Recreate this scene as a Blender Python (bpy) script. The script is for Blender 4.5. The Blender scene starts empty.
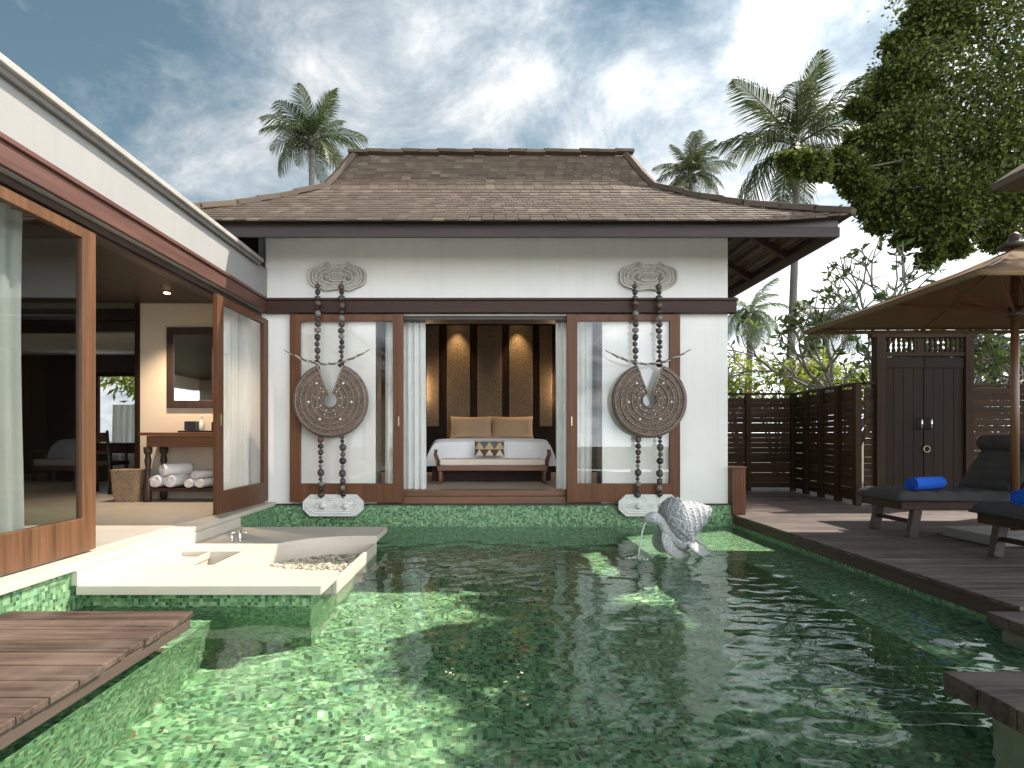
import bpy, math, random
import numpy as np
from math import sin, cos, pi, radians, sqrt, atan2, floor
from mathutils import Vector, Matrix

sc = bpy.context.scene
COL = sc.collection
WLOC = {}
SKX, SKY_ = 12.2, -3.3
CAMZ, CAMY, F, VX, VY = 0.87, -8.0, 616.0, 489.0, 436.0
SUN = Vector((0.74, 0.36, 1.0)).normalized()


def at(px, py, d):
    """world point that stands d metres in front of the camera under a pixel of the photograph"""
    return Vector(((px - VX) * d / F, CAMY + d, CAMZ - (py - VY) * d / F))


# ------------------------------------------------------------------ materials
MATS = {}


def new_mat(name):
    m = bpy.data.materials.new(name)
    m.use_nodes = True
    nt = m.node_tree
    b = nt.nodes['Principled BSDF']
    MATS[name] = m
    return m, nt, b


def nd(nt, typ, **kw):
    n = nt.nodes.new(typ)
    for k, v in kw.items():
        if k in n.inputs:
            n.inputs[k].default_value = v
        else:
            setattr(n, k, v)
    return n


def ramp(nt, fac, stops, interp='LINEAR'):
    r = nt.nodes.new('ShaderNodeValToRGB')
    r.color_ramp.interpolation = interp
    els = r.color_ramp.elements
    while len(els) < len(stops):
        els.new(0.5)
    for e, (p, c) in zip(els, stops):
        e.position = p
        e.color = (c[0], c[1], c[2], 1) if len(c) == 3 else c
    nt.links.new(fac, r.inputs[0])
    return r.outputs[0]


def math_n(nt, op, a, b=None, c=None):
    n = nt.nodes.new('ShaderNodeMath')
    n.operation = op
    for i, x in enumerate((a, b, c)):
        if x is None:
            continue
        if isinstance(x, (int, float)):
            n.inputs[i].default_value = x
        else:
            nt.links.new(x, n.inputs[i])
    return n.outputs[0]


def mixc(nt, fac, a, b, mode='MIX'):
    n = nt.nodes.new('ShaderNodeMix')
    n.data_type = 'RGBA'
    n.blend_type = mode
    for sock, x in ((n.inputs[0], fac), (n.inputs[6], a), (n.inputs[7], b)):
        if isinstance(x, (int, float)):
            sock.default_value = x
        elif isinstance(x, tuple):
            sock.default_value = (x[0], x[1], x[2], 1)
        else:
            nt.links.new(x, sock)
    return n.outputs[2]


def coord(nt, kind='Object', scale=(1, 1, 1)):
    t = nt.nodes.new('ShaderNodeTexCoord')
    m = nt.nodes.new('ShaderNodeMapping')
    m.inputs['Scale'].default_value = scale
    if kind == 'Position':
        g = nt.nodes.new('ShaderNodeNewGeometry')
        nt.links.new(g.outputs['Position'], m.inputs[0])
    else:
        nt.links.new(t.outputs[kind], m.inputs[0])
    return m.outputs[0]


def noise(nt, vec, scale, detail=4.0, rough=0.55, dist=0.0):
    n = nt.nodes.new('ShaderNodeTexNoise')
    n.inputs['Scale'].default_value = scale
    n.inputs['Detail'].default_value = detail
    n.inputs['Roughness'].default_value = rough
    n.inputs['Distortion'].default_value = dist
    nt.links.new(vec, n.inputs['Vector'])
    return n.outputs[0]


def bump(nt, b, h, strength=0.3, dist=0.01):
    n = nt.nodes.new('ShaderNodeBump')
    n.inputs['Strength'].default_value = strength
    n.inputs['Distance'].default_value = dist
    nt.links.new(h, n.inputs['Height'])
    nt.links.new(n.outputs[0], b.inputs['Normal'])


def island(nt):
    return nt.nodes.new('ShaderNodeNewGeometry').outputs['Random Per Island']


def wood(name, dark, light, axis, rough=0.5, isl=0.35, bmp=0.25, wear=None, dens=1.0, spec=0.5, weathered=False):
    m, nt, b = new_mat(name)
    s = [26 * dens] * 3
    s['xyz'.index(axis)] = 1.3
    v = coord(nt, 'Object', tuple(s))
    n1 = noise(nt, v, 1.0, 6, 0.62, 0.6)
    s2 = [6.0] * 3
    s2['xyz'.index(axis)] = 0.7
    n2 = noise(nt, coord(nt, 'Object', tuple(s2)), 1.0, 3)
    f = math_n(nt, 'ADD', math_n(nt, 'MULTIPLY', n1, 0.6), math_n(nt, 'MULTIPLY', n2, 0.4))
    mid = tuple((a + c) / 2 for a, c in zip(dark, light))
    c = ramp(nt, f, [(0.38, dark), (0.48, mid), (0.58, light), (0.66, tuple(min(1, x * 1.35) for x in light))] if weathered else [(0.3, dark), (0.5, mid), (0.7, light)])
    if isl:
        r = island(nt)
        k = math_n(nt, 'MULTIPLY_ADD', r, isl, 1 - isl / 2)
        mm = nt.nodes.new('ShaderNodeMix')
        mm.data_type = 'RGBA'
        mm.blend_type = 'MULTIPLY'
        mm.inputs[0].default_value = 1
        nt.links.new(c, mm.inputs[6])
        nt.links.new(k, mm.inputs[7])
        c = mm.outputs[2]
    if wear:
        w = ramp(nt, noise(nt, coord(nt, 'Object'), 2.3, 6, 0.65), [(0.45, (0, 0, 0)), (0.72, (1, 1, 1))])
        c = mixc(nt, math_n(nt, 'MULTIPLY', w, 0.6), c, wear)
    nt.links.new(c, b.inputs['Base Color'])
    rr = math_n(nt, 'MULTIPLY_ADD', n1, 0.3, rough - 0.15)
    nt.links.new(rr, b.inputs['Roughness'])
    bump(nt, b, n1, bmp, 0.004)
    b.inputs['Specular IOR Level'].default_value = spec
    return m


def plain(name, c, rough=0.6, var=0.12, scale=6.0, bmp=0.0, bscale=40.0, metal=0.0, sheen=0.0, spec=None):
    m, nt, b = new_mat(name)
    v = coord(nt, 'Object')
    n = noise(nt, v, scale, 6, 0.6)
    lo = tuple(x * (1 - var) for x in c)
    hi = tuple(min(1, x * (1 + var)) for x in c)
    nt.links.new(ramp(nt, n, [(0.3, lo), (0.7, hi)]), b.inputs['Base Color'])
    b.inputs['Roughness'].default_value = rough
    b.inputs['Metallic'].default_value = metal
    if spec is not None:
        b.inputs['Specular IOR Level'].default_value = spec
    if sheen:
        b.inputs['Sheen Weight'].default_value = sheen
    if bmp:
        bump(nt, b, noise(nt, v, bscale, 5, 0.6), bmp, 0.006)
    return m


def mosaic(name='mosaic', pitch=0.0235):
    m, nt, b = new_mat(name)
    g = nt.nodes.new('ShaderNodeNewGeometry')
    sep = nt.nodes.new('ShaderNodeSeparateXYZ')
    nt.links.new(g.outputs['Position'], sep.inputs[0])
    seN = nt.nodes.new('ShaderNodeSeparateXYZ')
    nt.links.new(g.outputs['True Normal'], seN.inputs[0])
    cells, grout = [], None
    for a in range(3):
        q = math_n(nt, 'ADD', math_n(nt, 'DIVIDE', sep.outputs[a], pitch), 100.37)
        fl = math_n(nt, 'FLOOR', q)
        fr = math_n(nt, 'SUBTRACT', q, fl)
        line = math_n(nt, 'GREATER_THAN', math_n(nt, 'ABSOLUTE', math_n(nt, 'SUBTRACT', fr, 0.5)), 0.455)
        inpl = math_n(nt, 'LESS_THAN', math_n(nt, 'ABSOLUTE', seN.outputs[a]), 0.6)
        line = math_n(nt, 'MULTIPLY', line, inpl)
        cells.append(math_n(nt, 'MULTIPLY', fl, inpl))
        grout = line if grout is None else math_n(nt, 'MAXIMUM', grout, line)
    cmb = nt.nodes.new('ShaderNodeCombineXYZ')
    for a in range(3):
        nt.links.new(cells[a], cmb.inputs[a])
    wn = nt.nodes.new('ShaderNodeTexWhiteNoise')
    wn.noise_dimensions = '3D'
    nt.links.new(cmb.outputs[0], wn.inputs['Vector'])
    pal = [(0.0, (0.028, 0.07, 0.026)), (0.15, (0.062, 0.15, 0.058)), (0.31, (0.10, 0.215, 0.088)),
           (0.47, (0.14, 0.28, 0.125)), (0.63, (0.185, 0.34, 0.165)), (0.79, (0.245, 0.40, 0.215)),
           (0.91, (0.35, 0.47, 0.27)), (0.95, (0.11, 0.29, 0.19)), (0.977, (0.20, 0.17, 0.07))]
    c = ramp(nt, wn.outputs['Value'], pal, 'CONSTANT')
    # large tonal drift of the glaze
    dr = noise(nt, coord(nt, 'Position'), 0.8, 3)
    c = mixc(nt, math_n(nt, 'MULTIPLY', ramp(nt, dr, [(0.35, (0, 0, 0)), (0.7, (1, 1, 1))]), 0.25), c, (0.24, 0.40, 0.21))
    c = mixc(nt, math_n(nt, 'MULTIPLY', grout, 0.55), c, (0.30, 0.40, 0.30))
    nt.links.new(c, b.inputs['Base Color'])
    b.inputs['Roughness'].default_value = 0.35
    b.inputs['Specular IOR Level'].default_value = 0.3
    return m


def leafmat(name, c1, c2, trans=0.45, rough=0.45):
    m, nt, b = new_mat(name)
    r = island(nt)
    c = ramp(nt, r, [(0.0, c1), (1.0, c2)])
    nt.links.new(c, b.inputs['Base Color'])
    b.inputs['Roughness'].default_value = rough
    b.inputs['Specular IOR Level'].default_value = 0.35
    tr = nt.nodes.new('ShaderNodeBsdfTranslucent')
    h = nt.nodes.new('ShaderNodeHueSaturation')
    h.inputs['Value'].default_value = 1.5
    h.inputs['Hue'].default_value = 0.49
    nt.links.new(c, h.inputs['Color'])
    nt.links.new(h.outputs[0], tr.inputs[0])
    mx = nt.nodes.new('ShaderNodeMixShader')
    mx.inputs[0].default_value = trans
    nt.links.new(b.outputs[0], mx.inputs[1])
    nt.links.new(tr.outputs[0], mx.inputs[2])
    nt.links.new(mx.outputs[0], nt.nodes['Material Output'].inputs[0])
    return m


def plaster(name, c):
    """painted render: cloudy tone, fine trowel marks and faint rain streaks"""
    m, nt, b = new_mat(name)
    v = coord(nt, 'Position')
    n = noise(nt, v, 1.3, 6, 0.6)
    st = noise(nt, coord(nt, 'Position', (9, 9, 0.5)), 1.0, 5, 0.65)
    c1 = ramp(nt, n, [(0.3, tuple(x * 0.95 for x in c)), (0.7, tuple(min(1, x * 1.02) for x in c))])
    k = math_n(nt, 'MULTIPLY', ramp(nt, st, [(0.5, (0, 0, 0)), (0.75, (1, 1, 1))]), 0.13)
    c1 = mixc(nt, k, c1, (c[0] * 0.55, c[1] * 0.53, c[2] * 0.47))
    nt.links.new(c1, b.inputs['Base Color'])
    b.inputs['Roughness'].default_value = 0.85
    tr = noise(nt, coord(nt, 'Position', (14, 14, 22)), 1.0, 6, 0.7)
    bump(nt, b, tr, 0.25, 0.006)
    return m


def fabric(name, c, thin=0.0, var=0.06, rough=0.9, weave=300.0):
    m, nt, b = new_mat(name)
    v = coord(nt, 'Object')
    n = noise(nt, v, 3.0, 4)
    lo = tuple(x * (1 - var) for x in c)
    hi = tuple(min(1, x * (1 + var)) for x in c)
    cc = ramp(nt, n, [(0.3, lo), (0.7, hi)])
    nt.links.new(cc, b.inputs['Base Color'])
    b.inputs['Roughness'].default_value = rough
    b.inputs['Specular IOR Level'].default_value = 0.15
    bump(nt, b, noise(nt, v, weave, 2), 0.25, 0.002)
    if thin:
        tr = nt.nodes.new('ShaderNodeBsdfTranslucent')
        nt.links.new(cc, tr.inputs[0])
        mx = nt.nodes.new('ShaderNodeMixShader')
        mx.inputs[0].default_value = thin
        nt.links.new(b.outputs[0], mx.inputs[1])
        nt.links.new(tr.outputs[0], mx.inputs[2])
        nt.links.new(mx.outputs[0], nt.nodes['Material Output'].inputs[0])
    return m


def glassmat(name, tint=(0.94, 0.97, 0.96), refl=1.0):
    m = bpy.data.materials.new(name)
    m.use_nodes = True
    nt = m.node_tree
    nt.nodes.remove(nt.nodes['Principled BSDF'])
    tr = nt.nodes.new('ShaderNodeBsdfTransparent')
    tr.inputs[0].default_value = (*tint, 1)
    gl = nt.nodes.new('ShaderNodeBsdfGlossy')
    gl.inputs['Roughness'].default_value = 0.005
    ge = nt.nodes.new('ShaderNodeNewGeometry')
    dt = nt.nodes.new('ShaderNodeVectorMath')
    dt.operation = 'DOT_PRODUCT'
    nt.links.new(ge.outputs['Incoming'], dt.inputs[0])
    nt.links.new(ge.outputs['Normal'], dt.inputs[1])
    ca = math_n(nt, 'SUBTRACT', 1.0, math_n(nt, 'ABSOLUTE', dt.outputs['Value']))
    fr = math_n(nt, 'MULTIPLY_ADD', math_n(nt, 'POWER', ca, 5.0), 0.92, 0.05)
    mx = nt.nodes.new('ShaderNodeMixShader')
    nt.links.new(math_n(nt, 'MULTIPLY', fr, refl), mx.inputs[0])
    nt.links.new(tr.outputs[0], mx.inputs[1])
    nt.links.new(gl.outputs[0], mx.inputs[2])
    nt.links.new(mx.outputs[0], nt.nodes['Material Output'].inputs[0])
    MATS[name] = m
    return m


def lampmat(name, c, s):
    m = bpy.data.materials.new(name)
    m.use_nodes = True
    nt = m.node_tree
    nt.nodes.remove(nt.nodes['Principled BSDF'])
    e = nt.nodes.new('ShaderNodeEmission')
    e.inputs[0].default_value = (*c, 1)
    e.inputs[1].default_value = s
    nt.links.new(e.outputs[0], nt.nodes['Material Output'].inputs[0])
    MATS[name] = m
    return m


def roofmat():
    m, nt, b = new_mat('shingle')
    r = island(nt)
    c = ramp(nt, r, [(0.0, (0.078, 0.051, 0.034)), (0.35, (0.096, 0.065, 0.044)), (0.7, (0.115, 0.079, 0.055)),
                     (0.92, (0.138, 0.098, 0.069)), (1.0, (0.19, 0.142, 0.10))])
    s = noise(nt, coord(nt, 'Position', (3, 3, 3)), 1.0, 6, 0.7)
    c = mixc(nt, math_n(nt, 'MULTIPLY', ramp(nt, s, [(0.45, (0, 0, 0)), (0.7, (1, 1, 1))]), 0.5), c, (0.10, 0.078, 0.056))
    nt.links.new(c, b.inputs['Base Color'])
    b.inputs['Roughness'].default_value = 0.8
    bump(nt, b, noise(nt, coord(nt, 'Position', (60, 12, 12)), 1.0, 4), 0.4, 0.004)
    return m


def watermat():
    m = bpy.data.materials.new('pool_water')
    m.use_nodes = True
    nt = m.node_tree
    nt.nodes.remove(nt.nodes['Principled BSDF'])
    g = nt.nodes.new('ShaderNodeBsdfGlass')
    g.inputs['IOR'].default_value = 1.333
    g.inputs['Roughness'].default_value = 0.0
    g.inputs['Color'].default_value = (0.94, 0.99, 0.965, 1)
    nt.links.new(g.outputs[0], nt.nodes['Material Output'].inputs[0])
    return m


def groundmat():
    m, nt, b = new_mat('soil')
    n = noise(nt, coord(nt, 'Position'), 0.8, 8, 0.65)
    nt.links.new(ramp(nt, n, [(0.3, (0.05, 0.075, 0.025)), (0.5, (0.08, 0.09, 0.035)), (0.7, (0.13, 0.10, 0.06))]), b.inputs['Base Color'])
    b.inputs['Roughness'].default_value = 0.95
    return m


def stonemat(name, c, rough=0.55, spots=0.1):
    m, nt, b = new_mat(name)
    v = coord(nt, 'Position')
    n = noise(nt, v, 2.2, 8, 0.65, 0.4)
    n2 = noise(nt, v, 45, 3)
    f = math_n(nt, 'ADD', math_n(nt, 'MULTIPLY', n, 0.75), math_n(nt, 'MULTIPLY', n2, 0.25))
    lo = tuple(x * (1 - spots * 1.6) for x in c)
    hi = tuple(min(1, x * (1 + spots)) for x in c)
    nt.links.new(ramp(nt, f, [(0.35, lo), (0.65, hi)]), b.inputs['Base Color'])
    b.inputs['Roughness'].default_value = rough
    bump(nt, b, n2, 0.12, 0.003)
    return m


def carvedmat(name, dark, light, sc1=24.0, rough=0.7, bmp=0.6):
    m, nt, b = new_mat(name)
    v = coord(nt, 'Object')
    vo = nt.nodes.new('ShaderNodeTexVoronoi')
    vo.inputs['Scale'].default_value = sc1
    nt.links.new(v, vo.inputs['Vector'])
    n = noise(nt, v, 9, 6, 0.7)
    f = math_n(nt, 'ADD', math_n(nt, 'MULTIPLY', vo.outputs['Distance'], 0.7), math_n(nt, 'MULTIPLY', n, 0.5))
    nt.links.new(ramp(nt, f, [(0.25, dark), (0.75, light)]), b.inputs['Base Color'])
    b.inputs['Roughness'].default_value = rough
    bump(nt, b, f, bmp, 0.012)
    return m


def beadmat():
    m, nt, b = new_mat('bead')
    r = island(nt)
    nt.links.new(ramp(nt, r, [(0.0, (0.025, 0.02, 0.018)), (0.3, (0.06, 0.05, 0.045)), (0.52, (0.10, 0.06, 0.045)),
                              (0.66, (0.18, 0.16, 0.14)), (0.82, (0.45, 0.42, 0.38)), (0.92, (0.7, 0.68, 0.64))], 'CONSTANT'), b.inputs['Base Color'])
    b.inputs['Roughness'].default_value = 0.45
    bump(nt, b, noise(nt, coord(nt, 'Object'), 60, 3), 0.4, 0.005)
    return m


def pebblemat():
    m, nt, b = new_mat('pebble')
    r = island(nt)
    nt.links.new(ramp(nt, r, [(0.0, (0.55, 0.49, 0.38)), (0.35, (0.42, 0.37, 0.27)), (0.6, (0.32, 0.28, 0.19)),
                              (0.8, (0.20, 0.18, 0.12)), (0.92, (0.62, 0.58, 0.50))], 'CONSTANT'), b.inputs['Base Color'])
    b.inputs['Roughness'].default_value = 0.5
    return m


def cushionmat():
    m, nt, b = new_mat('kilim')
    v = coord(nt, 'Object')
    sp = nt.nodes.new('ShaderNodeSeparateXYZ')
    nt.links.new(v, sp.inputs[0])
    x = math_n(nt, 'PINGPONG', math_n(nt, 'MULTIPLY', math_n(nt, 'ADD', sp.outputs[0], 5.0), 13.0), 1.0)
    z = math_n(nt, 'FRACT', math_n(nt, 'MULTIPLY', sp.outputs[2], 8.5))
    f = math_n(nt, 'GREATER_THAN', x, z)
    band = math_n(nt, 'FLOOR', math_n(nt, 'MULTIPLY', sp.outputs[2], 8.5))
    odd = math_n(nt, 'PINGPONG', band, 1.0)
    ca = mixc(nt, odd, (0.10, 0.055, 0.03), (0.13, 0.12, 0.11))
    cb_ = mixc(nt, odd, (0.62, 0.54, 0.42), (0.50, 0.36, 0.22))
    c = mixc(nt, f, ca, cb_)
    nt.links.new(c, b.inputs['Base Color'])
    b.inputs['Roughness'].default_value = 0.9
    return m


def barkmat(name, c, ring=0.0):
    m, nt, b = new_mat(name)
    v = coord(nt, 'Object')
    n = noise(nt, coord(nt, 'Object', (6, 6, 1.5 if not ring else 14)), 1.5, 6, 0.65)
    lo = tuple(x * 0.6 for x in c)
    hi = tuple(min(1, x * 1.35) for x in c)
    nt.links.new(ramp(nt, n, [(0.3, lo), (0.7, hi)]), b.inputs['Base Color'])
    b.inputs['Roughness'].default_value = 0.85
    bump(nt, b, n, 0.6, 0.03)
    return m


M = {}
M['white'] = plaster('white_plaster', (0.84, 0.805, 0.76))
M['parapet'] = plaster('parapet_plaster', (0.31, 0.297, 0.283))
M['cream'] = plain('cream_plaster', (0.66, 0.56, 0.44), 0.8, 0.03, 1.5)
M['teak_x'] = wood('teak_x', (0.10, 0.038, 0.016), (0.24, 0.095, 0.04), 'x', 0.38, 0.2)
M['teak_y'] = wood('teak_y', (0.10, 0.038, 0.016), (0.24, 0.095, 0.04), 'y', 0.38, 0.2)
M['teak_z'] = wood('teak_z', (0.07, 0.030, 0.013), (0.205, 0.092, 0.041), 'z', 0.38, 0.2)
M['teak_dark'] = wood('teak_dark', (0.075, 0.028, 0.012), (0.175, 0.072, 0.032), 'z', 0.45, 0.2, spec=0.25)  # teak copy with the shade of the unlit doors put into its colour
M['red_y'] = wood('red_beam', (0.07, 0.028, 0.02), (0.14, 0.056, 0.04), 'y', 0.5, 0.2)
M['brown_x'] = wood('brown_x', (0.028, 0.013, 0.010), (0.068, 0.034, 0.025), 'x', 0.55, 0.2, spec=0.25)
M['brown_y'] = wood('brown_y', (0.026, 0.014, 0.011), (0.06, 0.034, 0.026), 'y', 0.45, 0.2)
M['brown_z'] = wood('brown_z', (0.026, 0.014, 0.011), (0.06, 0.034, 0.026), 'z', 0.45, 0.2)
M['fascia'] = wood('fascia_wood', (0.036, 0.026, 0.025), (0.075, 0.055, 0.053), 'x', 0.6, 0.2, spec=0.25)
M['soffit'] = wood('soffit_wood', (0.05, 0.032, 0.024), (0.10, 0.066, 0.048), 'y', 0.6, 0.3)
M['rafter'] = wood('rafter_wood', (0.09, 0.062, 0.047), (0.17, 0.12, 0.09), 'x', 0.6, 0.2)
M['dark_x'] = wood('dark_x', (0.012, 0.008, 0.006), (0.035, 0.022, 0.016), 'x', 0.4, 0.2)
M['dark_z'] = wood('dark_z', (0.011, 0.006, 0.0035), (0.030, 0.016, 0.0085), 'z', 0.6, 0.2, spec=0.15)
M['fence_x'] = wood('fence_x', (0.025, 0.0145, 0.008), (0.072, 0.043, 0.025), 'x', 0.7, 0.5, spec=0.15)
M['fence_y'] = wood('fence_y', (0.025, 0.0145, 0.008), (0.072, 0.043, 0.025), 'y', 0.7, 0.5, spec=0.15)
M['fence_z'] = wood('fence_z', (0.022, 0.013, 0.007), (0.066, 0.040, 0.022), 'z', 0.7, 0.4, spec=0.15)
M['deck_l'] = wood('deck_left', (0.022, 0.012, 0.009), (0.135, 0.088, 0.066), 'x', 0.8, 0.5, 1.0, (0.21, 0.155, 0.122), 1.25, 0.25, True)
M['deck_r'] = wood('deck_right', (0.04, 0.027, 0.023), (0.145, 0.105, 0.09), 'x', 0.65, 0.3, 0.5, (0.17, 0.13, 0.112), 1.1, 0.35, True)
M['deck_edge'] = wood('deck_edge', (0.06, 0.038, 0.03), (0.12, 0.078, 0.06), 'y', 0.7, 0.2)
M['mosaic'] = mosaic()
M['limestone'] = stonemat('limestone', (0.58, 0.52, 0.43), 0.6, 0.07)
M['floor'] = stonemat('floor_stone', (0.50, 0.44, 0.37), 0.35, 0.08)
M['concrete'] = stonemat('concrete', (0.36, 0.33, 0.29), 0.8, 0.15)
M['flashing'] = plain('flashing', (0.36, 0.33, 0.30), 0.6, 0.15, 4)
M['soffit_grey'] = plain('grey_soffit', (0.16, 0.145, 0.13), 0.8, 0.1, 4)
M['shingle'] = roofmat()
M['water'] = watermat()
M['soil'] = groundmat()
M['glass'] = glassmat('window_glass', (0.99, 0.99, 0.985), 0.9)
M['glass_dark'] = glassmat('tinted_glass', (0.78, 0.80, 0.78), 1.0)
M['mirror'] = plain('mirror', (0.85, 0.86, 0.86), 0.02, 0.0, 1, metal=1.0)
M['chrome'] = plain('chrome', (0.75, 0.75, 0.76), 0.12, 0.0, 1, metal=1.0)
M['brass'] = plain('brass', (0.45, 0.36, 0.22), 0.3, 0.1, 10, metal=1.0)
M['sheer'] = fabric('sheer_curtain', (0.90, 0.92, 0.90), 0.4)
M['linen'] = fabric('white_linen', (0.90, 0.88, 0.885), 0.0)
M['tan_linen'] = fabric('tan_linen', (0.55, 0.40, 0.26))
M['beige_pad'] = fabric('beige_pad', (0.72, 0.60, 0.50))
M['kilim'] = cushionmat()
M['towel'] = fabric('white_towel', (0.82, 0.81, 0.82), 0, 0.05, 0.95, 140)
M['blue_towel'] = fabric('blue_towel', (0.02, 0.10, 0.48), 0, 0.12, 0.95, 140)
M['charcoal'] = fabric('charcoal_canvas', (0.055, 0.052, 0.05), 0, 0.15)
M['canvas'] = fabric('umbrella_canvas', (0.19, 0.122, 0.066), 0.07, 0.06)
M['wicker'] = carvedmat('wicker', (0.16, 0.10, 0.06), (0.36, 0.26, 0.17), 60, 0.7)
M['rug'] = fabric('oatmeal_rug', (0.42, 0.34, 0.26))
M['gold'] = carvedmat('gold_panel', (0.085, 0.058, 0.032), (0.165, 0.118, 0.068), 26, 0.55, 0.4)
M['disc'] = carvedmat('carved_disc', (0.035, 0.023, 0.017), (0.20, 0.14, 0.105), 55, 0.6, 0.9)
M['disc_edge'] = carvedmat('carved_ridge', (0.16, 0.12, 0.09), (0.42, 0.34, 0.28), 50, 0.6, 0.5)
M['shell_white'] = plain('shell_inlay', (0.82, 0.80, 0.75), 0.4, 0.05)
M['carved_stone'] = carvedmat('carved_stone', (0.20, 0.185, 0.155), (0.38, 0.355, 0.31), 14, 0.7, 0.3)
M['carved_line'] = plain('carved_line', (0.56, 0.53, 0.47), 0.7, 0.2, 30)
M['carved_light'] = plain('carved_light', (0.74, 0.72, 0.68), 0.7, 0.1, 30)
M['carved_pale'] = carvedmat('carved_pale', (0.55, 0.54, 0.50), (0.74, 0.73, 0.69), 14, 0.7, 0.3)
M['statue'] = carvedmat('statue_stone', (0.13, 0.13, 0.135), (0.46, 0.46, 0.46), 48, 0.75, 1.0)
M['statue_smooth'] = carvedmat('statue_smooth', (0.25, 0.25, 0.245), (0.50, 0.50, 0.49), 48, 0.75, 0.35)
M['rope'] = plain('pale_rope', (0.42, 0.37, 0.32), 0.5, 0.35, 40)
M['rope_dark'] = plain('dark_rope', (0.10, 0.08, 0.07), 0.5, 0.3, 40)
M['bead'] = beadmat()
M['pebble'] = pebblemat()
M['black'] = plain('black_lacquer', (0.015, 0.014, 0.013), 0.25, 0.1)
M['palm_trunk'] = barkmat('palm_bark', (0.15, 0.13, 0.11), 1.0)
M['bark'] = barkmat('tree_bark', (0.12, 0.10, 0.08))
M['plumeria_bark'] = barkmat('plumeria_bark', (0.26, 0.23, 0.19))
M['leaf_tree'] = leafmat('leaf_tree', (0.013, 0.026, 0.008), (0.20, 0.24, 0.048), 0.3)
M['leaf_palm'] = leafmat('leaf_palm', (0.025, 0.04, 0.013), (0.10, 0.12, 0.045), 0.3)
M['leaf_haze'] = leafmat('leaf_haze', (0.11, 0.15, 0.07), (0.2, 0.24, 0.12), 0.35)  # green lightened so the leaf colour carries distance haze
M['leaf_plumeria'] = leafmat('leaf_plumeria', (0.05, 0.09, 0.025), (0.14, 0.19, 0.05), 0.4)
M['leaf_bush'] = leafmat('leaf_bush', (0.10, 0.15, 0.022), (0.34, 0.38, 0.07), 0.5)
M['lamp'] = lampmat('warm_lamp', (1.0, 0.68, 0.40), 15.0)
M['lamp_small'] = lampmat('warm_bulb', (1.0, 0.72, 0.42), 12.0)


def splash_mat():
    m, nt, b = new_mat('splash')
    b.inputs['Base Color'].default_value = (0.9, 0.95, 0.93, 1)
    b.inputs['Roughness'].default_value = 0.08
    b.inputs['Transmission Weight'].default_value = 0.7
    b.inputs['IOR'].default_value = 1.33
    return m


M['splash'] = splash_mat()

# ------------------------------------------------------------------ mesh builder


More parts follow.
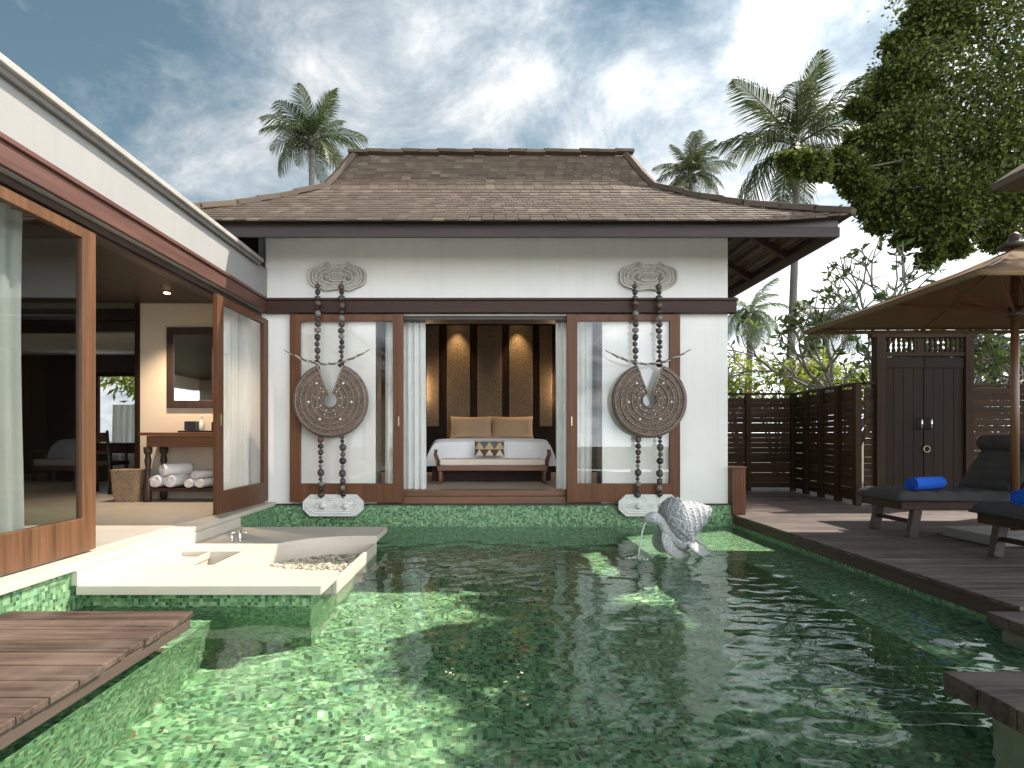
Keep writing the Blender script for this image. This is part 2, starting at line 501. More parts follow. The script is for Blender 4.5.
class MB:
    def __init__(self):
        self.v, self.f = [], []

    def add(self, vs, fs):
        o = len(self.v)
        self.v += [tuple(p) for p in vs]
        self.f += [tuple(i + o for i in q) for q in fs]
        return self

    def box(self, x0, x1, y0, y1, z0, z1):
        vs = [(x, y, z) for z in (z0, z1) for y in (y0, y1) for x in (x0, x1)]
        return self.add(vs, [(0, 2, 3, 1), (4, 5, 7, 6), (0, 1, 5, 4), (2, 6, 7, 3), (0, 4, 6, 2), (1, 3, 7, 5)])

    def beam(self, p0, p1, w, h, up=(0, 0, 1)):
        p0, p1 = Vector(p0), Vector(p1)
        d = (p1 - p0).normalized()
        s = d.cross(Vector(up)).normalized()
        u = s.cross(d).normalized()
        vs = [p + s * a * w / 2 + u * b * h / 2 for p in (p0, p1) for b in (-1, 1) for a in (-1, 1)]
        return self.add(vs, [(0, 2, 3, 1), (4, 5, 7, 6), (0, 1, 5, 4), (2, 6, 7, 3), (0, 4, 6, 2), (1, 3, 7, 5)])

    def tube(self, pts, rad, n=8, cap=True):
        pts = [Vector(p) for p in pts]
        if not isinstance(rad, (list, tuple)):
            rad = [rad] * len(pts)
        vs, fs = [], []
        ref = None
        for i, p in enumerate(pts):
            a = pts[max(i - 1, 0)]
            b = pts[min(i + 1, len(pts) - 1)]
            d = (b - a).normalized()
            if ref is None:
                ref = Vector((0, 0, 1)) if abs(d.z) < 0.9 else Vector((1, 0, 0))
            s = d.cross(ref)
            if s.length < 1e-4:
                s = d.cross(Vector((0.3, 1, 0.2)))
            s.normalize()
            u = s.cross(d).normalized()
            ref = u
            for k in range(n):
                t = 2 * pi * k / n
                vs.append(p + (s * cos(t) + u * sin(t)) * rad[i])
        for i in range(len(pts) - 1):
            for k in range(n):
                fs.append((i * n + k, i * n + (k + 1) % n, (i + 1) * n + (k + 1) % n, (i + 1) * n + k))
        if cap:
            fs.append(tuple(range(n - 1, -1, -1)))
            fs.append(tuple((len(pts) - 1) * n + k for k in range(n)))
        return self.add(vs, fs)

    def lathe(self, prof, c, n=16, axis='z'):
        vs, fs = [], []
        c = Vector(c)
        for (r, h) in prof:
            for k in range(n):
                t = 2 * pi * k / n
                a, b = r * cos(t), r * sin(t)
                q = {'z': (a, b, h), 'x': (h, a, b), 'y': (b, h, a)}[axis]
                vs.append(c + Vector(q))
        m = len(prof)
        for i in range(m - 1):
            for k in range(n):
                fs.append((i * n + k, i * n + (k + 1) % n, (i + 1) * n + (k + 1) % n, (i + 1) * n + k))
        fs.append(tuple(range(n - 1, -1, -1)))
        fs.append(tuple((m - 1) * n + k for k in range(n)))
        return self.add(vs, fs)

    def ball(self, c, r, seg=10, rings=6, jit=0.0, rng=None):
        c = Vector(c)
        if not isinstance(r, (tuple, list)):
            r = (r, r, r)
        vs = [c + Vector((0, 0, -r[2]))]
        for i in range(1, rings):
            ph = -pi / 2 + pi * i / rings
            for k in range(seg):
                t = 2 * pi * k / seg
                j = 1 + (rng.uniform(-jit, jit) if jit else 0)
                vs.append(c + Vector((r[0] * cos(ph) * cos(t) * j, r[1] * cos(ph) * sin(t) * j, r[2] * sin(ph) * j)))
        vs.append(c + Vector((0, 0, r[2])))
        fs = []
        for k in range(seg):
            fs.append((0, 1 + (k + 1) % seg, 1 + k))
        for i in range(rings - 2):
            for k in range(seg):
                a = 1 + i * seg
                fs.append((a + k, a + (k + 1) % seg, a + seg + (k + 1) % seg, a + seg + k))
        a = 1 + (rings - 2) * seg
        for k in range(seg):
            fs.append((a + k, a + (k + 1) % seg, len(vs) - 1))
        return self.add(vs, fs)

    def loft(self, rings, closed=True, cap=True):
        n = len(rings[0])
        vs = [p for r in rings for p in r]
        fs = []
        for i in range(len(rings) - 1):
            for k in range(n if closed else n - 1):
                fs.append((i * n + k, i * n + (k + 1) % n, (i + 1) * n + (k + 1) % n, (i + 1) * n + k))
        if cap and closed:
            fs.append(tuple(range(n - 1, -1, -1)))
            fs.append(tuple((len(rings) - 1) * n + k for k in range(n)))
        return self.add(vs, fs)

    def grid(self, fn, nu, nv):
        vs = [fn(i / nu, j / nv) for j in range(nv + 1) for i in range(nu + 1)]
        fs = [(j * (nu + 1) + i, j * (nu + 1) + i + 1, (j + 1) * (nu + 1) + i + 1, (j + 1) * (nu + 1) + i) for j in range(nv) for i in range(nu)]
        return self.add(vs, fs)

    def build(self, name, mat, parent=None, smooth=False, bevel=0.0, centre=False, sub=0, solid=0.0):
        me = bpy.data.meshes.new(name)
        off = Vector((0, 0, 0))
        if parent is not None:
            off = WLOC[parent.name]
        elif centre:
            a = np.array(self.v)
            lo, hi = a.min(0), a.max(0)
            off = Vector(((lo[0] + hi[0]) / 2, (lo[1] + hi[1]) / 2, lo[2]))
        vs = [(p[0] - off.x, p[1] - off.y, p[2] - off.z) for p in self.v]
        me.from_pydata(vs, [], self.f)
        me.materials.append(mat)
        o = bpy.data.objects.new(name, me)
        COL.objects.link(o)
        if parent is not None:
            o.parent = parent
        else:
            o.location = off
        WLOC[o.name] = off.copy()
        if smooth:
            for p in me.polygons:
                p.use_smooth = True
        if solid:
            md = o.modifiers.new('solid', 'SOLIDIFY')
            md.thickness = solid
            md.offset = 0
        if bevel:
            md = o.modifiers.new('bevel', 'BEVEL')
            md.width = bevel
            md.segments = 2
            md.limit_method = 'ANGLE'
            md.angle_limit = radians(40)
        if sub:
            md = o.modifiers.new('sub', 'SUBSURF')
            md.levels = sub
            md.render_levels = sub
        return o


def tag(o, label=None, cat=None, group=None, kind=None):
    if label:
        o['label'] = label
    if cat:
        o['category'] = cat
    if group:
        o['group'] = group
    if kind:
        o['kind'] = kind
    return o


def thing(name, label, cat, loc, group=None):
    o = bpy.data.objects.new(name, None)
    o.empty_display_size = 0.2
    COL.objects.link(o)
    o.location = loc
    WLOC[o.name] = Vector(loc)
    return tag(o, label, cat, group)


def dup(root, loc, label, group=None, rotz=0.0):
    kids = list(root.children)
    r = root.copy()
    COL.objects.link(r)
    r.location = loc
    r.rotation_euler = (0, 0, rotz)
    r['label'] = label
    if group:
        r['group'] = group
    for ch in kids:
        c = ch.copy()
        COL.objects.link(c)
        c.parent = r
        for g in list(ch.children):
            d = g.copy()
            COL.objects.link(d)
            d.parent = c
    WLOC[r.name] = Vector(loc)
    return r


def struct(o, label, cat):
    return tag(o, label, cat, None, 'structure')


def part(name, mat, parent, *boxes, bevel=0.004):
    o = None
    for b in boxes:
        o = MB().box(*b).build(name, mat, parent, bevel=bevel)
    return o


def frame_ring(mb, axis, a0, a1, z0, z1, d0, d1, side, bot, top):
    """one connected rectangular frame; axis is the horizontal direction it runs along"""
    out = [(a0, z0), (a1, z0), (a1, z1), (a0, z1)]
    inn = [(a0 + side, z0 + bot), (a1 - side, z0 + bot), (a1 - side, z1 - top), (a0 + side, z1 - top)]
    vs = []
    for d in (d0, d1):
        for (a, z) in out + inn:
            vs.append((a, d, z) if axis == 'x' else (d, a, z))
    fs = []
    for i in range(4):
        j = (i + 1) % 4
        fs += [(i, j, 4 + j, 4 + i), (8 + j, 8 + i, 12 + i, 12 + j), (j, i, 8 + i, 8 + j), (4 + i, 4 + j, 12 + j, 12 + i)]
    if axis == 'y':
        fs = [f[::-1] for f in fs]
    return mb.add(vs, fs)


def plate(name, outlines, z0, z1, mat, parent=None):
    """flat slab with holes from outlines in the XY plane (even-odd fill)"""
    cu = bpy.data.curves.new(name, 'CURVE')
    cu.dimensions = '2D'
    cu.fill_mode = 'BOTH'
    cu.extrude = (z1 - z0) / 2
    for ol in outlines:
        s = cu.splines.new('POLY')
        s.points.add(len(ol) - 1)
        for p, q in zip(s.points, ol):
            p.co = (q[0], q[1], 0, 1)
        s.use_cyclic_u = True
    tmp = bpy.data.objects.new(name + '_curve', cu)
    me = bpy.data.meshes.new_from_object(tmp)
    bpy.data.objects.remove(tmp)
    mb = MB()
    zc = (z0 + z1) / 2
    mb.add([(v.co.x, v.co.y, v.co.z + zc) for v in me.vertices], [tuple(p.vertices) for p in me.polygons])
    bpy.data.meshes.remove(me)
    return mb


# ------------------------------------------------------------------ ground, pool, water
g = MB()
g.add([(-90, -60, -0.32), (-9.5, -60, -0.32), (-9.5, 140, -0.32), (-90, 140, -0.32)], [(0, 1, 2, 3)])
g.add([(9.6, -60, -0.32), (110, -60, -0.32), (110, 140, -0.32), (9.6, 140, -0.32)], [(0, 1, 2, 3)])
g.add([(-9.5, 4.6, -0.32), (9.6, 4.6, -0.32), (9.6, 140, -0.32), (-9.5, 140, -0.32)], [(0, 1, 2, 3)])
g.add([(-9.5, -60, -0.32), (9.6, -60, -0.32), (9.6, -14, -0.32), (-9.5, -14, -0.32)], [(0, 1, 2, 3)])
struct(g.build('ground', M['soil']), 'planted garden soil beyond the fence and villa', 'ground')

FZ = -1.12   # pool floor
WZ = -0.30   # water level
YB = -9.25   # pool end behind the camera
p = MB()
p.add([(-3.2, YB, FZ), (3.3, YB, FZ), (3.3, 0.1, FZ), (-3.2, 0.1, FZ)], [(0, 1, 2, 3)])
p.box(-2.9, -1.81, YB + .01, -3.78, FZ - .1, -0.40)                  # shallow ledge under the left deck
p.box(-2.9, -1.22, -3.78, -1.30, FZ - .1, -0.375)                 # block that carries the bathtub
p.box(-2.9, -1.22, -3.78, -3.46, -0.374, -0.19)
p.box(-2.9, -1.22, -1.78, -1.30, -0.374, -0.19)
p.box(-2.9, -2.68, -3.459, -1.781, -0.374, -0.19)
p.box(-3.2, -2.78, YB + .005, -0.045, FZ - .1, -0.035)               # plinth of the wing
p.box(-3.2, 3.13, -0.05, 0.15, FZ - .1, -0.022)                # plinth of the pavilion
p.box(2.46, 3.17, YB + .01, -2.05, FZ - .1, -0.43)                 # shelf along the right deck
p.box(1.62, 3.17, -2.05, -0.052, FZ - .1, -0.425)                 # corner shelf of the turtle
p.box(3.16, 3.4, YB + .005, 0.1, FZ - .1, -0.20)                    # right wall
p.box(-3.2, 3.4, YB - 0.2, YB, FZ - .1, -0.1)
pool = struct(p.build('pool', M['mosaic']), 'green glass mosaic swimming pool shell', 'pool')
pool.cycles.is_caustics_receiver = True

rng = random.Random(7)
ny_, nx_ = 640, 440
X = np.linspace(-2.85, 3.18, nx_ + 1)
Y = np.linspace(-9.2, -0.03, ny_ + 1)
GX, GY = np.meshgrid(X, Y)
right = 1 / (1 + np.exp(-(GX - 0.9) / 0.25))
near = np.clip((-1.2 - GY) / 2.6, 0.25, 1.0)
Z = np.zeros_like(GX)


def waves(n, l0, l1, spread, slope, mask):
    global Z
    for k in range(n):
        lam = rng.uniform(l0, l1)
        a = rng.gauss(pi / 2, spread)
        ph = rng.uniform(0, 6.28)
        px_, py_ = rng.uniform(-9, 9), rng.uniform(-9, 9)
        bend = 0.35 * np.sin(0.8 * GX + px_) * np.cos(0.7 * GY + py_)
        Z = Z + slope * lam / (2 * pi) * np.sin(2 * pi / lam * (GX * cos(a) + GY * sin(a) + 0.35 * bend) + ph) * mask


waves(20, 0.14, 0.5, 0.75, 0.0075, 1.0)
waves(8, 0.06, 0.14, 1.2, 0.006, 1.0)
waves(14, 0.08, 0.22, 0.35, 0.011, right * near)
waves(10, 0.2, 0.45, 0.5, 0.007, right * near)
sx, sy = 1.52, -2.12
rr = np.sqrt((GX - sx) ** 2 + (GY - sy) ** 2)
Z += 0.0035 * np.exp(-rr / 0.3) * np.sin(2 * pi * rr / 0.10)
co_ = np.stack([GX.ravel(), GY.ravel(), (WZ + Z).ravel()], 1)
I, J = np.meshgrid(np.arange(nx_), np.arange(ny_))
keep = ~((GY[:-1, :-1] > -3.6) & (GY[:-1, :-1] < -1.5) & (GX[:-1, :-1] < -1.2))
q0 = (J * (nx_ + 1) + I)[keep]
Q = np.stack([q0, q0 + 1, q0 + nx_ + 2, q0 + nx_ + 1], 1)
me = bpy.data.meshes.new('water')
me.vertices.add(len(co_))
me.vertices.foreach_set('co', co_.astype(np.float32).ravel())
me.loops.add(Q.size)
me.loops.foreach_set('vertex_index', Q.astype(np.int32).ravel())
me.polygons.add(len(Q))
me.polygons.foreach_set('loop_start', np.arange(0, Q.size, 4, dtype=np.int32))
me.polygons.foreach_set('use_smooth', np.ones(len(Q), dtype=bool))
me.update(calc_edges=True)
me.materials.append(M['water'])
water = bpy.data.objects.new('water', me)
COL.objects.link(water)
struct(water, 'clear rippled green pool water', 'water')
water.cycles.is_caustics_caster = True

# ------------------------------------------------------------------ decks
rng = random.Random(3)


def deck_planks(mb, x0, x1, y0, y1, z, w, gap, th, jit=0.0, breaks=None):
    y = y1
    while y - w > y0 - 1e-6:
        j = rng.uniform(-jit, jit) if jit else 0
        xs = [x0] + (sorted(breaks(y)) if breaks else []) + [x1 + j]
        for a, b in zip(xs[:-1], xs[1:]):
            dz = rng.uniform(-0.0015, 0.0015)
            mb.box(a + 0.0015, b - 0.0015, y - w + gap, y, z - th + dz, z + dz)
        y -= w


m = MB()
deck_planks(m, -3.9 + 1.13, -1.70, -9.6, -4.445, -0.14, 0.168, 0.006, 0.03, 0.008)
left_deck = struct(m.build('left_deck', M['deck_l'], bevel=0.004), 'weathered brown plank platform at the near left of the pool', 'deck')
m = MB().box(-2.75, -1.715, -9.6, -4.46, -0.235, -0.172)
WLOC_l = m.build('deck_edge_board', M['deck_edge'], left_deck, bevel=0.003)
m = MB().box(-2.7, -1.86, -9.5, -4.65, -0.42, -0.237)
m.build('deck_pedestal', M['mosaic'], left_deck).cycles.is_caustics_receiver = True

m = MB()
deck_planks(m, 3.14, 9.5, -4.36, 4.6, -0.14, 0.128, 0.005, 0.028, 0,
            lambda y: [3.14 + 1.6 + 1.4 * ((y * 7.31) % 1), 7.0 + 0.9 * ((y * 3.77) % 1)])
right_deck = struct(m.build('right_deck', M['deck_r'], bevel=0.003), 'brown timber deck along the right side of the pool', 'deck')
MB().box(3.155, 3.20, -4.35, -0.04, -0.268, -0.17).build('deck_edge_board', M['deck_edge'], right_deck, bevel=0.003)
MB().box(3.25, 9.4, -4.3, 4.5, -0.33, -0.175).build('deck_joists', M['dark_x'], right_deck)

m = MB()
deck_planks(m, 2.93, 9.5, -5.32, -4.37, -0.165, 0.158, 0.006, 0.07, 0)
step = struct(m.build('deck_step', M['deck_r'], bevel=0.004), 'lower plank step joining the right deck beside the pool', 'deck')
MB().box(3.0, 9.4, -5.3, -4.4, -0.42, -0.24).build('deck_pedestal', M['concrete'], step)
m = MB()
deck_planks(m, 1.95, 9.5, -9.6, -5.353, -0.14, 0.185, 0.007, 0.085, 0)
plat = struct(m.build('corner_platform', M['deck_r'], bevel=0.005), 'dark plank platform at the near right corner of the pool', 'deck')
MB().box(2.06, 9.4, -9.5, -5.48, FZ, -0.228).build('deck_pedestal', M['concrete'], plat).cycles.is_caustics_receiver = True

# ------------------------------------------------------------------ stone ledge and bathtub
led = MB().box(-9.2, -2.75, -11, -0.052, -0.03, 0.02).box(-2.79, -2.738, -3.9, -1.2, -0.1295, -0.031)
struct(led.build('stone_ledge', M['limestone'], bevel=0.006), 'pale limestone threshold running along the left wing', 'path')

tub = thing('bathtub', 'sunken pale limestone bathtub terrace jutting over the pool', 'bathtub', (-2.0, -3.0, -0.185))
c0, r0 = (-1.24, -2.62), 0.80
arc = [(c0[0] + r0 * cos(t), c0[1] + r0 * sin(t)) for t in np.linspace(radians(81.4), radians(278.6), 40)]
wx0, wx1 = c0[1] + r0 * sin(radians(81.4)), c0[1] - r0 * sin(radians(81.4))
xr = -1.12
outer = [(-2.748, -3.90), (xr, -3.90), (xr, wx1 - 0.0)] + arc[::-1] + [(xr, wx0), (xr, -1.22), (-2.748, -1.22)]
pitA = [(-2.66, -3.12), (-2.42, -3.12), (-2.42, -2.66), (-2.66, -2.66)]
pitB = [(-2.42 + .004, -3.22), (-2.14, -3.22), (-2.14, -2.66), (-2.42 + .004, -2.66)]
mb = plate('rim', [outer, pitA, pitB], -0.187, -0.13, M['limestone'])
mb.build('rim', M['limestone'], tub, bevel=0.004)
m = MB()
rings = []
for (rad, z) in ((r0 + 0.002, -0.132), (r0 + 0.002, -0.33)):
    rings.append([(c0[0] + rad * cos(t), c0[1] + rad * sin(t), z) for t in np.linspace(radians(82), radians(278), 60)])
n = 60
vv = rings[0] + rings[1]
m.add(vv, [(k, k + 1, n + k + 1, n + k) for k in range(n - 1)])
m.add([(min(xr - .03, c0[0] + r0 * cos(t)), c0[1] + r0 * sin(t), -0.318) for t in np.linspace(radians(72), radians(288), 48)], [tuple(range(48))])
m.build('basin', M['limestone'], tub, solid=0.012)
m = MB().box(xr - 0.045, xr - 0.01, wx1 - 0.02, wx0 + 0.02, -0.36, -0.205)
m.build('weir', M['limestone'], tub, bevel=0.004)
m = MB()
m.box(-2.66, -2.425, -3.12, -2.66, -0.33, -0.172)
m.box(-2.41, -2.14, -3.22, -2.66, -0.36, -0.33)
m.box(-2.14, -2.12, -3.22, -2.66, -0.33, -0.188)
m.box(-2.44, -2.14, -2.659, -2.64, -0.33, -0.188)
m.build('sunken_step', M['limestone'], tub)
m = MB()
prng = random.Random(12)
for _ in range(1500):
    t = prng.uniform(0, 2 * pi)
    q = sqrt(prng.random()) * (r0 - 0.03)
    x, y = c0[0] + q * cos(t), c0[1] + q * sin(t)
    if x > xr - 0.06:
        continue
    s = prng.uniform(0.011, 0.034)
    m.ball((x, y, -0.308), (s, s * prng.uniform(.6, 1), s * 0.5), 7, 4, 0.12, prng)
pb = m.build('pebble_floor', M['pebble'], tub, smooth=True)
pb['kind'] = 'stuff'
for (px, py, nm) in ((232, 543, 'a'), (240, 541, 'b')):
    q = at(px, py, 5.87)
    tp = thing('tap', 'short chrome lever tap on the bathtub rim, nearer the wing' if nm == 'a' else 'taller chrome mixer spout on the bathtub rim, nearer the pool', 'tap', (q.x, q.y, -0.13), 'chrome taps on the tub')
    MB().lathe([(0.022, 0), (0.022, 0.008), (0.013, 0.015), (0.013, 0.07 if nm == 'a' else 0.095), (0.016, 0.075 if nm == 'a' else 0.10)], (q.x, q.y, -0.13), 14).build('stem', M['chrome'], tp, smooth=True)
    if nm == 'a':
        MB().tube([(q.x - .035, q.y, -0.05), (q.x + .035, q.y, -0.05)], 0.007).build('handle', M['chrome'], tp, smooth=True)
    else:
        MB().tube([(q.x, q.y, -0.04), (q.x + .03, q.y - .02, -0.025), (q.x + .09, q.y - .06, -0.045)], 0.009).build('spout', M['chrome'], tp, smooth=True)

# ------------------------------------------------------------------ pavilion
pav = thing('pavilion', 'white bedroom pavilion with hipped brown shingle roof behind the pool', 'building', (0.1, 2.0, 0.0))
XL, XR = -2.90, 3.10
m = MB()
m.box(XL, -1.455, 0.0, 0.22, -0.02, 3.75)
m.box(1.455, XR, 0.0, 0.22, -0.02, 3.75)
m.box(-1.455, 1.455, 0.0, 0.22, 2.43, 3.75)
m.box(XR - 0.22, XR, 0.22, 0.9, -0.3, 3.75)
m.box(XR - 0.22, XR, 3.3, 4.3, -0.3, 3.75)
m.box(XR - 0.22, XR, 0.9, 3.3, 2.43, 3.75)
m.box(XR - 0.22, XR, 0.9, 3.3, -0.3, 0.16)
m.box(XL - 0.3, XL - 0.08, 0.55, 4.3, -0.3, 3.75)
m.build('wall', M['white'], pav)
# bedroom box
part('floor', M['rug'], pav, (-2.95, 2.88, 0.225, 4.1, 0.0, 0.16), bevel=0)
part('doorstep', M['teak_x'], pav, (-1.452, 1.452, -0.01, 0.222, -0.018, 0.085), (-1.452, 1.452, 0.05, 0.223, 0.087, 0.161))
part('back_wall', M['dark_z'], pav, (-2.95, 2.88, 4.05, 4.25, 0.16, 3.5), bevel=0)
part('side_wall', M['brown_z'], pav, (-2.97, -2.85, 0.225, 4.048, 0.16, 3.4), bevel=0)
part('side_wall', M['brown_z'], pav, (2.76, 2.877, 0.225, 0.9, 0.16, 3.4), (2.76, 2.877, 3.3, 4.048, 0.16, 3.4), (2.76, 2.877, 0.902, 3.298, 2.45, 3.4), bevel=0)
f1 = frame_ring(MB(), 'y', 0.9, 3.3, 0.161, 2.43, XR - .12, XR - .07, 0.12, 0.2, 0.1).build('door_frame', M['teak_dark'], pav, bevel=0.004)  # glazed side opening added out of view to let daylight onto the bed
MB().box(XR - .1, XR - .094, 1.01, 3.19, 0.35, 2.34).build('glass_pane', M['glass'], f1)
part('ceiling', M['brown_x'], pav, (-2.95, 2.88, 0.225, 4.3, 3.16, 3.24), bevel=0)
for (a, b, z0) in ((427, 439, 1.06), (447, 470, 0.7), (477.4, 502, 0.7), (509, 532.6, 0.7), (539.5, 552, 1.06)):
    part('wall_panel', M['gold'], pav, ((a - VX) / 51.1, (b - VX) / 51.1, 4.02, 4.049, z0, 3.03), bevel=0.005)
part('door_lining', M['brown_z'], pav, (-1.475, -1.452, 0.0, 0.3, 0.162, 2.43), (1.452, 1.475, 0.0, 0.3, 0.162, 2.43), (-1.475, 1.475, 0.0, 0.3, 2.38, 2.428))
part('lintel_beam', M['brown_x'], pav, (XL + .002, 3.17, -0.12, -0.001, 2.45, 2.60), (XL + .002, 3.18, -0.135, -0.001, 2.603, 2.636), bevel=0.006)
part('drip_ledge', M['dark_x'], pav, (XL + .05, 3.14, -0.075, -0.001, -0.021, -0.004))


def glass_door(x0, x1, hx):
    y0, y1 = -0.095, -0.045
    fr = frame_ring(MB(), 'x', x0, x1, 0.02, 2.43, y0, y1, 0.135, 0.24, 0.085)
    f1 = fr.build('door_frame', M['teak_dark'], pav, bevel=0.005)
    MB().box(x0 + .133, x1 - .133, -0.073, -0.067, 0.258, 2.347).build('glass_pane', M['glass'], f1)
    MB().box(hx - .008, hx + .008, y0 - 0.012, y0, 1.0, 1.12).build('handle', M['brass'], f1, bevel=0.002)


glass_door(-2.56, -1.10, -1.16)
glass_door(1.0, 2.455, 1.06)

# roof
EX0, EX1, EY = -4.09, 4.13, -1.03
EYB = 6.3
RX0, RX1, RY, RZ = -2.07, 2.10, 1.3, 5.09
EZ = 3.31
KT = 0.845
KZ = 4.48


def hip_right(t):
    return Vector((EX1 + (RX1 - EX1) * t, EY + (RY - EY) * t, zt(t)))


def zt(t):
    if t < KT:
        u = t / KT
        return EZ + (KZ - EZ) * (0.90 * u + 0.04 * u * u + 0.06 * u ** 5)
    w = (t - KT) / (1 - KT)
    return KZ + (RZ - KZ) * (0.86 * w + 0.14 * w * w)


def lift(x, t):
    """upturned corners"""
    e = max(0.0, abs((x - 0.02) / 4.1) - 0.72) / 0.28
    return 0.075 * e * e * max(0, 1 - t * 2.2)


ts = []
n_low, n_up = 14, 11
ts = [KT * i / n_low for i in range(n_low)] + [KT + (1 - KT) * i / n_up for i in range(n_up + 1)]
srng = random.Random(5)


def front_pt(x, t, up):
    y = EY + (RY - EY) * t
    return Vector((x, y, zt(t) + lift(x, t) + up))


def side_pt(s, y, t, up, ex, rx, yb0, yb1):
    x = ex + (rx - ex) * t
    return Vector((x, y, zt(t) + up))


m = MB()
# front slope, each shingle an island
for k in range(len(ts) - 1):
    t0, t1 = ts[k], ts[k + 1]
    xa0, xb0 = EX0 + (RX0 - EX0) * t0, EX1 + (RX1 - EX1) * t0
    xa1, xb1 = EX0 + (RX0 - EX0) * t1, EX1 + (RX1 - EX1) * t1
    w = 0.14
    nn = int((xb0 - xa0) / w) + 1
    offs = srng.uniform(0, w)
    cuts = [xa0] + [xa0 + offs + i * w for i in range(nn) if xa0 + offs + i * w < xb0 - 0.02] + [xb0]
    dt = (t1 - t0) * 0.12
    for a, b in zip(cuts[:-1], cuts[1:]):
        if b - a < 0.02:
            continue
        b2 = b - 0.006
        lo = 0.019 + srng.uniform(-0.003, 0.004)
        tj = srng.uniform(-0.05, 0.05) * (t1 - t0) if k else 0
        a1, c1 = min(max(a, xa1), xb1), min(max(b2, xa1), xb1)
        P = [front_pt(a, t0 + tj, lo), front_pt(b2, t0 + tj, lo), front_pt(c1, t1 + dt, 0.004), front_pt(a1, t1 + dt, 0.004),
             front_pt(a, t0 + tj, lo - 0.02), front_pt(b2, t0 + tj, lo - 0.02)]
        m.add(P, [(0, 1, 2, 3), (4, 5, 1, 0), (4, 0, 3), (5, 2, 1)])
# side slopes
for (ex, rx, sg) in ((EX1, RX1, 1), (EX0, RX0, -1)):
    for k in range(len(ts) - 1):
        t0, t1 = ts[k], ts[k + 1]
        y0a, y0b = EY + (RY - EY) * t0, EYB + (RY - EYB) * t0
        y1a, y1b = EY + (RY - EY) * t1, EYB + (RY - EYB) * t1
        w = 0.24
        y = y0a
        while y < y0b - 0.02:
            b = min(y + w, y0b)
            e0 = lift(ex, t0) * max(0, 1 - (y - EY) / 1.2)
            q0, q1 = min(max(y, y1a), y1b), min(max(b - .006, y1a), y1b)
            P = [side_pt(0, y, t0, .02 + e0, ex, rx, 0, 0), side_pt(0, b - .006, t0, .02 + e0, ex, rx, 0, 0),
                 side_pt(0, q1, t1, .004, ex, rx, 0, 0), side_pt(0, q0, t1, .004, ex, rx, 0, 0),
                 side_pt(0, y, t0, .0 + e0, ex, rx, 0, 0), side_pt(0, b - .006, t0, .0 + e0, ex, rx, 0, 0)]
            m.add(P, [(0, 1, 2, 3), (4, 5, 1, 0)] if sg > 0 else [(3, 2, 1, 0), (0, 1, 5, 4)])
            y += w
# back slope
for k in range(len(ts) - 1):
    t0, t1 = ts[k], ts[k + 1]
    P = []
    for t, rev in ((t0, 0), (t1, 1)):
        y = EYB + (RY - EYB) * t
        q = [(EX1 + (RX1 - EX1) * t, y, zt(t)), (EX0 + (RX0 - EX0) * t, y, zt(t))]
        P += q[::-1] if rev else q
    m.add(P, [(0, 1, 2, 3)])
roof = m.build('roof', M['shingle'], pav)
# underlay closes the gaps between shingles
m = MB()


def und(x, y, t):
    return (x, y, zt(t) + lift(x, t) - 0.012)


tt = ts
for k in range(len(tt) - 1):
    a, b = tt[k], tt[k + 1]
    NS = 24
    for i in range(NS):
        P = []
        for (t, u) in ((a, i / NS), (a, (i + 1) / NS), (b, (i + 1) / NS), (b, i / NS)):
            x0_, x1_ = EX0 + (RX0 - EX0) * t, EX1 + (RX1 - EX1) * t
            P.append(und(x0_ + (x1_ - x0_) * u, EY + (RY - EY) * t, t))
        m.add(P, [(0, 1, 2, 3)])
    for (ex, rx) in ((EX1, RX1), (EX0, RX0)):
        P = []
        for (t, e) in ((a, 0), (a, 1), (b, 1), (b, 0)):
            x = ex + (rx - ex) * t
            y = (EY + (RY - EY) * t) if not e else (EYB + (RY - EYB) * t)
            P.append(und(x, y, t))
        m.add(P, [(0, 1, 2, 3)])
m.build('soffit', M['soffit'], pav)
# ridge and hip caps


def cap_strip(pts, w, h):
    mb = MB()
    pts = [Vector(q) for q in pts]
    for a, b in zip(pts[:-1], pts[1:]):
        L = (b - a).length
        n = max(1, int(L / 0.26))
        for i in range(n):
            p0 = a + (b - a) * (i / n)
            p1 = a + (b - a) * ((i + 1.12) / n)
            mb.beam(p0 + Vector((0, 0, .012 + .01 * (i % 2))), p1 + Vector((0, 0, .004 + .01 * (i % 2))), w, h)
    return mb


hr = [hip_right(t) + Vector((0, 0, lift(EX1, t) + 0.012)) for t in (0, .12, .25, .4, .6, KT, .92, 1)]
cap_strip(hr, 0.14, 0.075).build('hip_cap', M['shingle'], pav, bevel=0.01)
hl = [Vector((EX0 + (RX0 - EX0) * t, EY + (RY - EY) * t, zt(t) + lift(EX0, t) + .012)) for t in (0, .12, .25, .4, .6, KT, .92, 1)]
cap_strip(hl, 0.14, 0.075).build('hip_cap', M['shingle'], pav, bevel=0.01)
cap_strip([(RX0 - .05, RY, RZ + .05), (RX1 + .05, RY, RZ + .05)], 0.16, 0.05).build('ridge_cap', M['shingle'], pav, bevel=0.01)
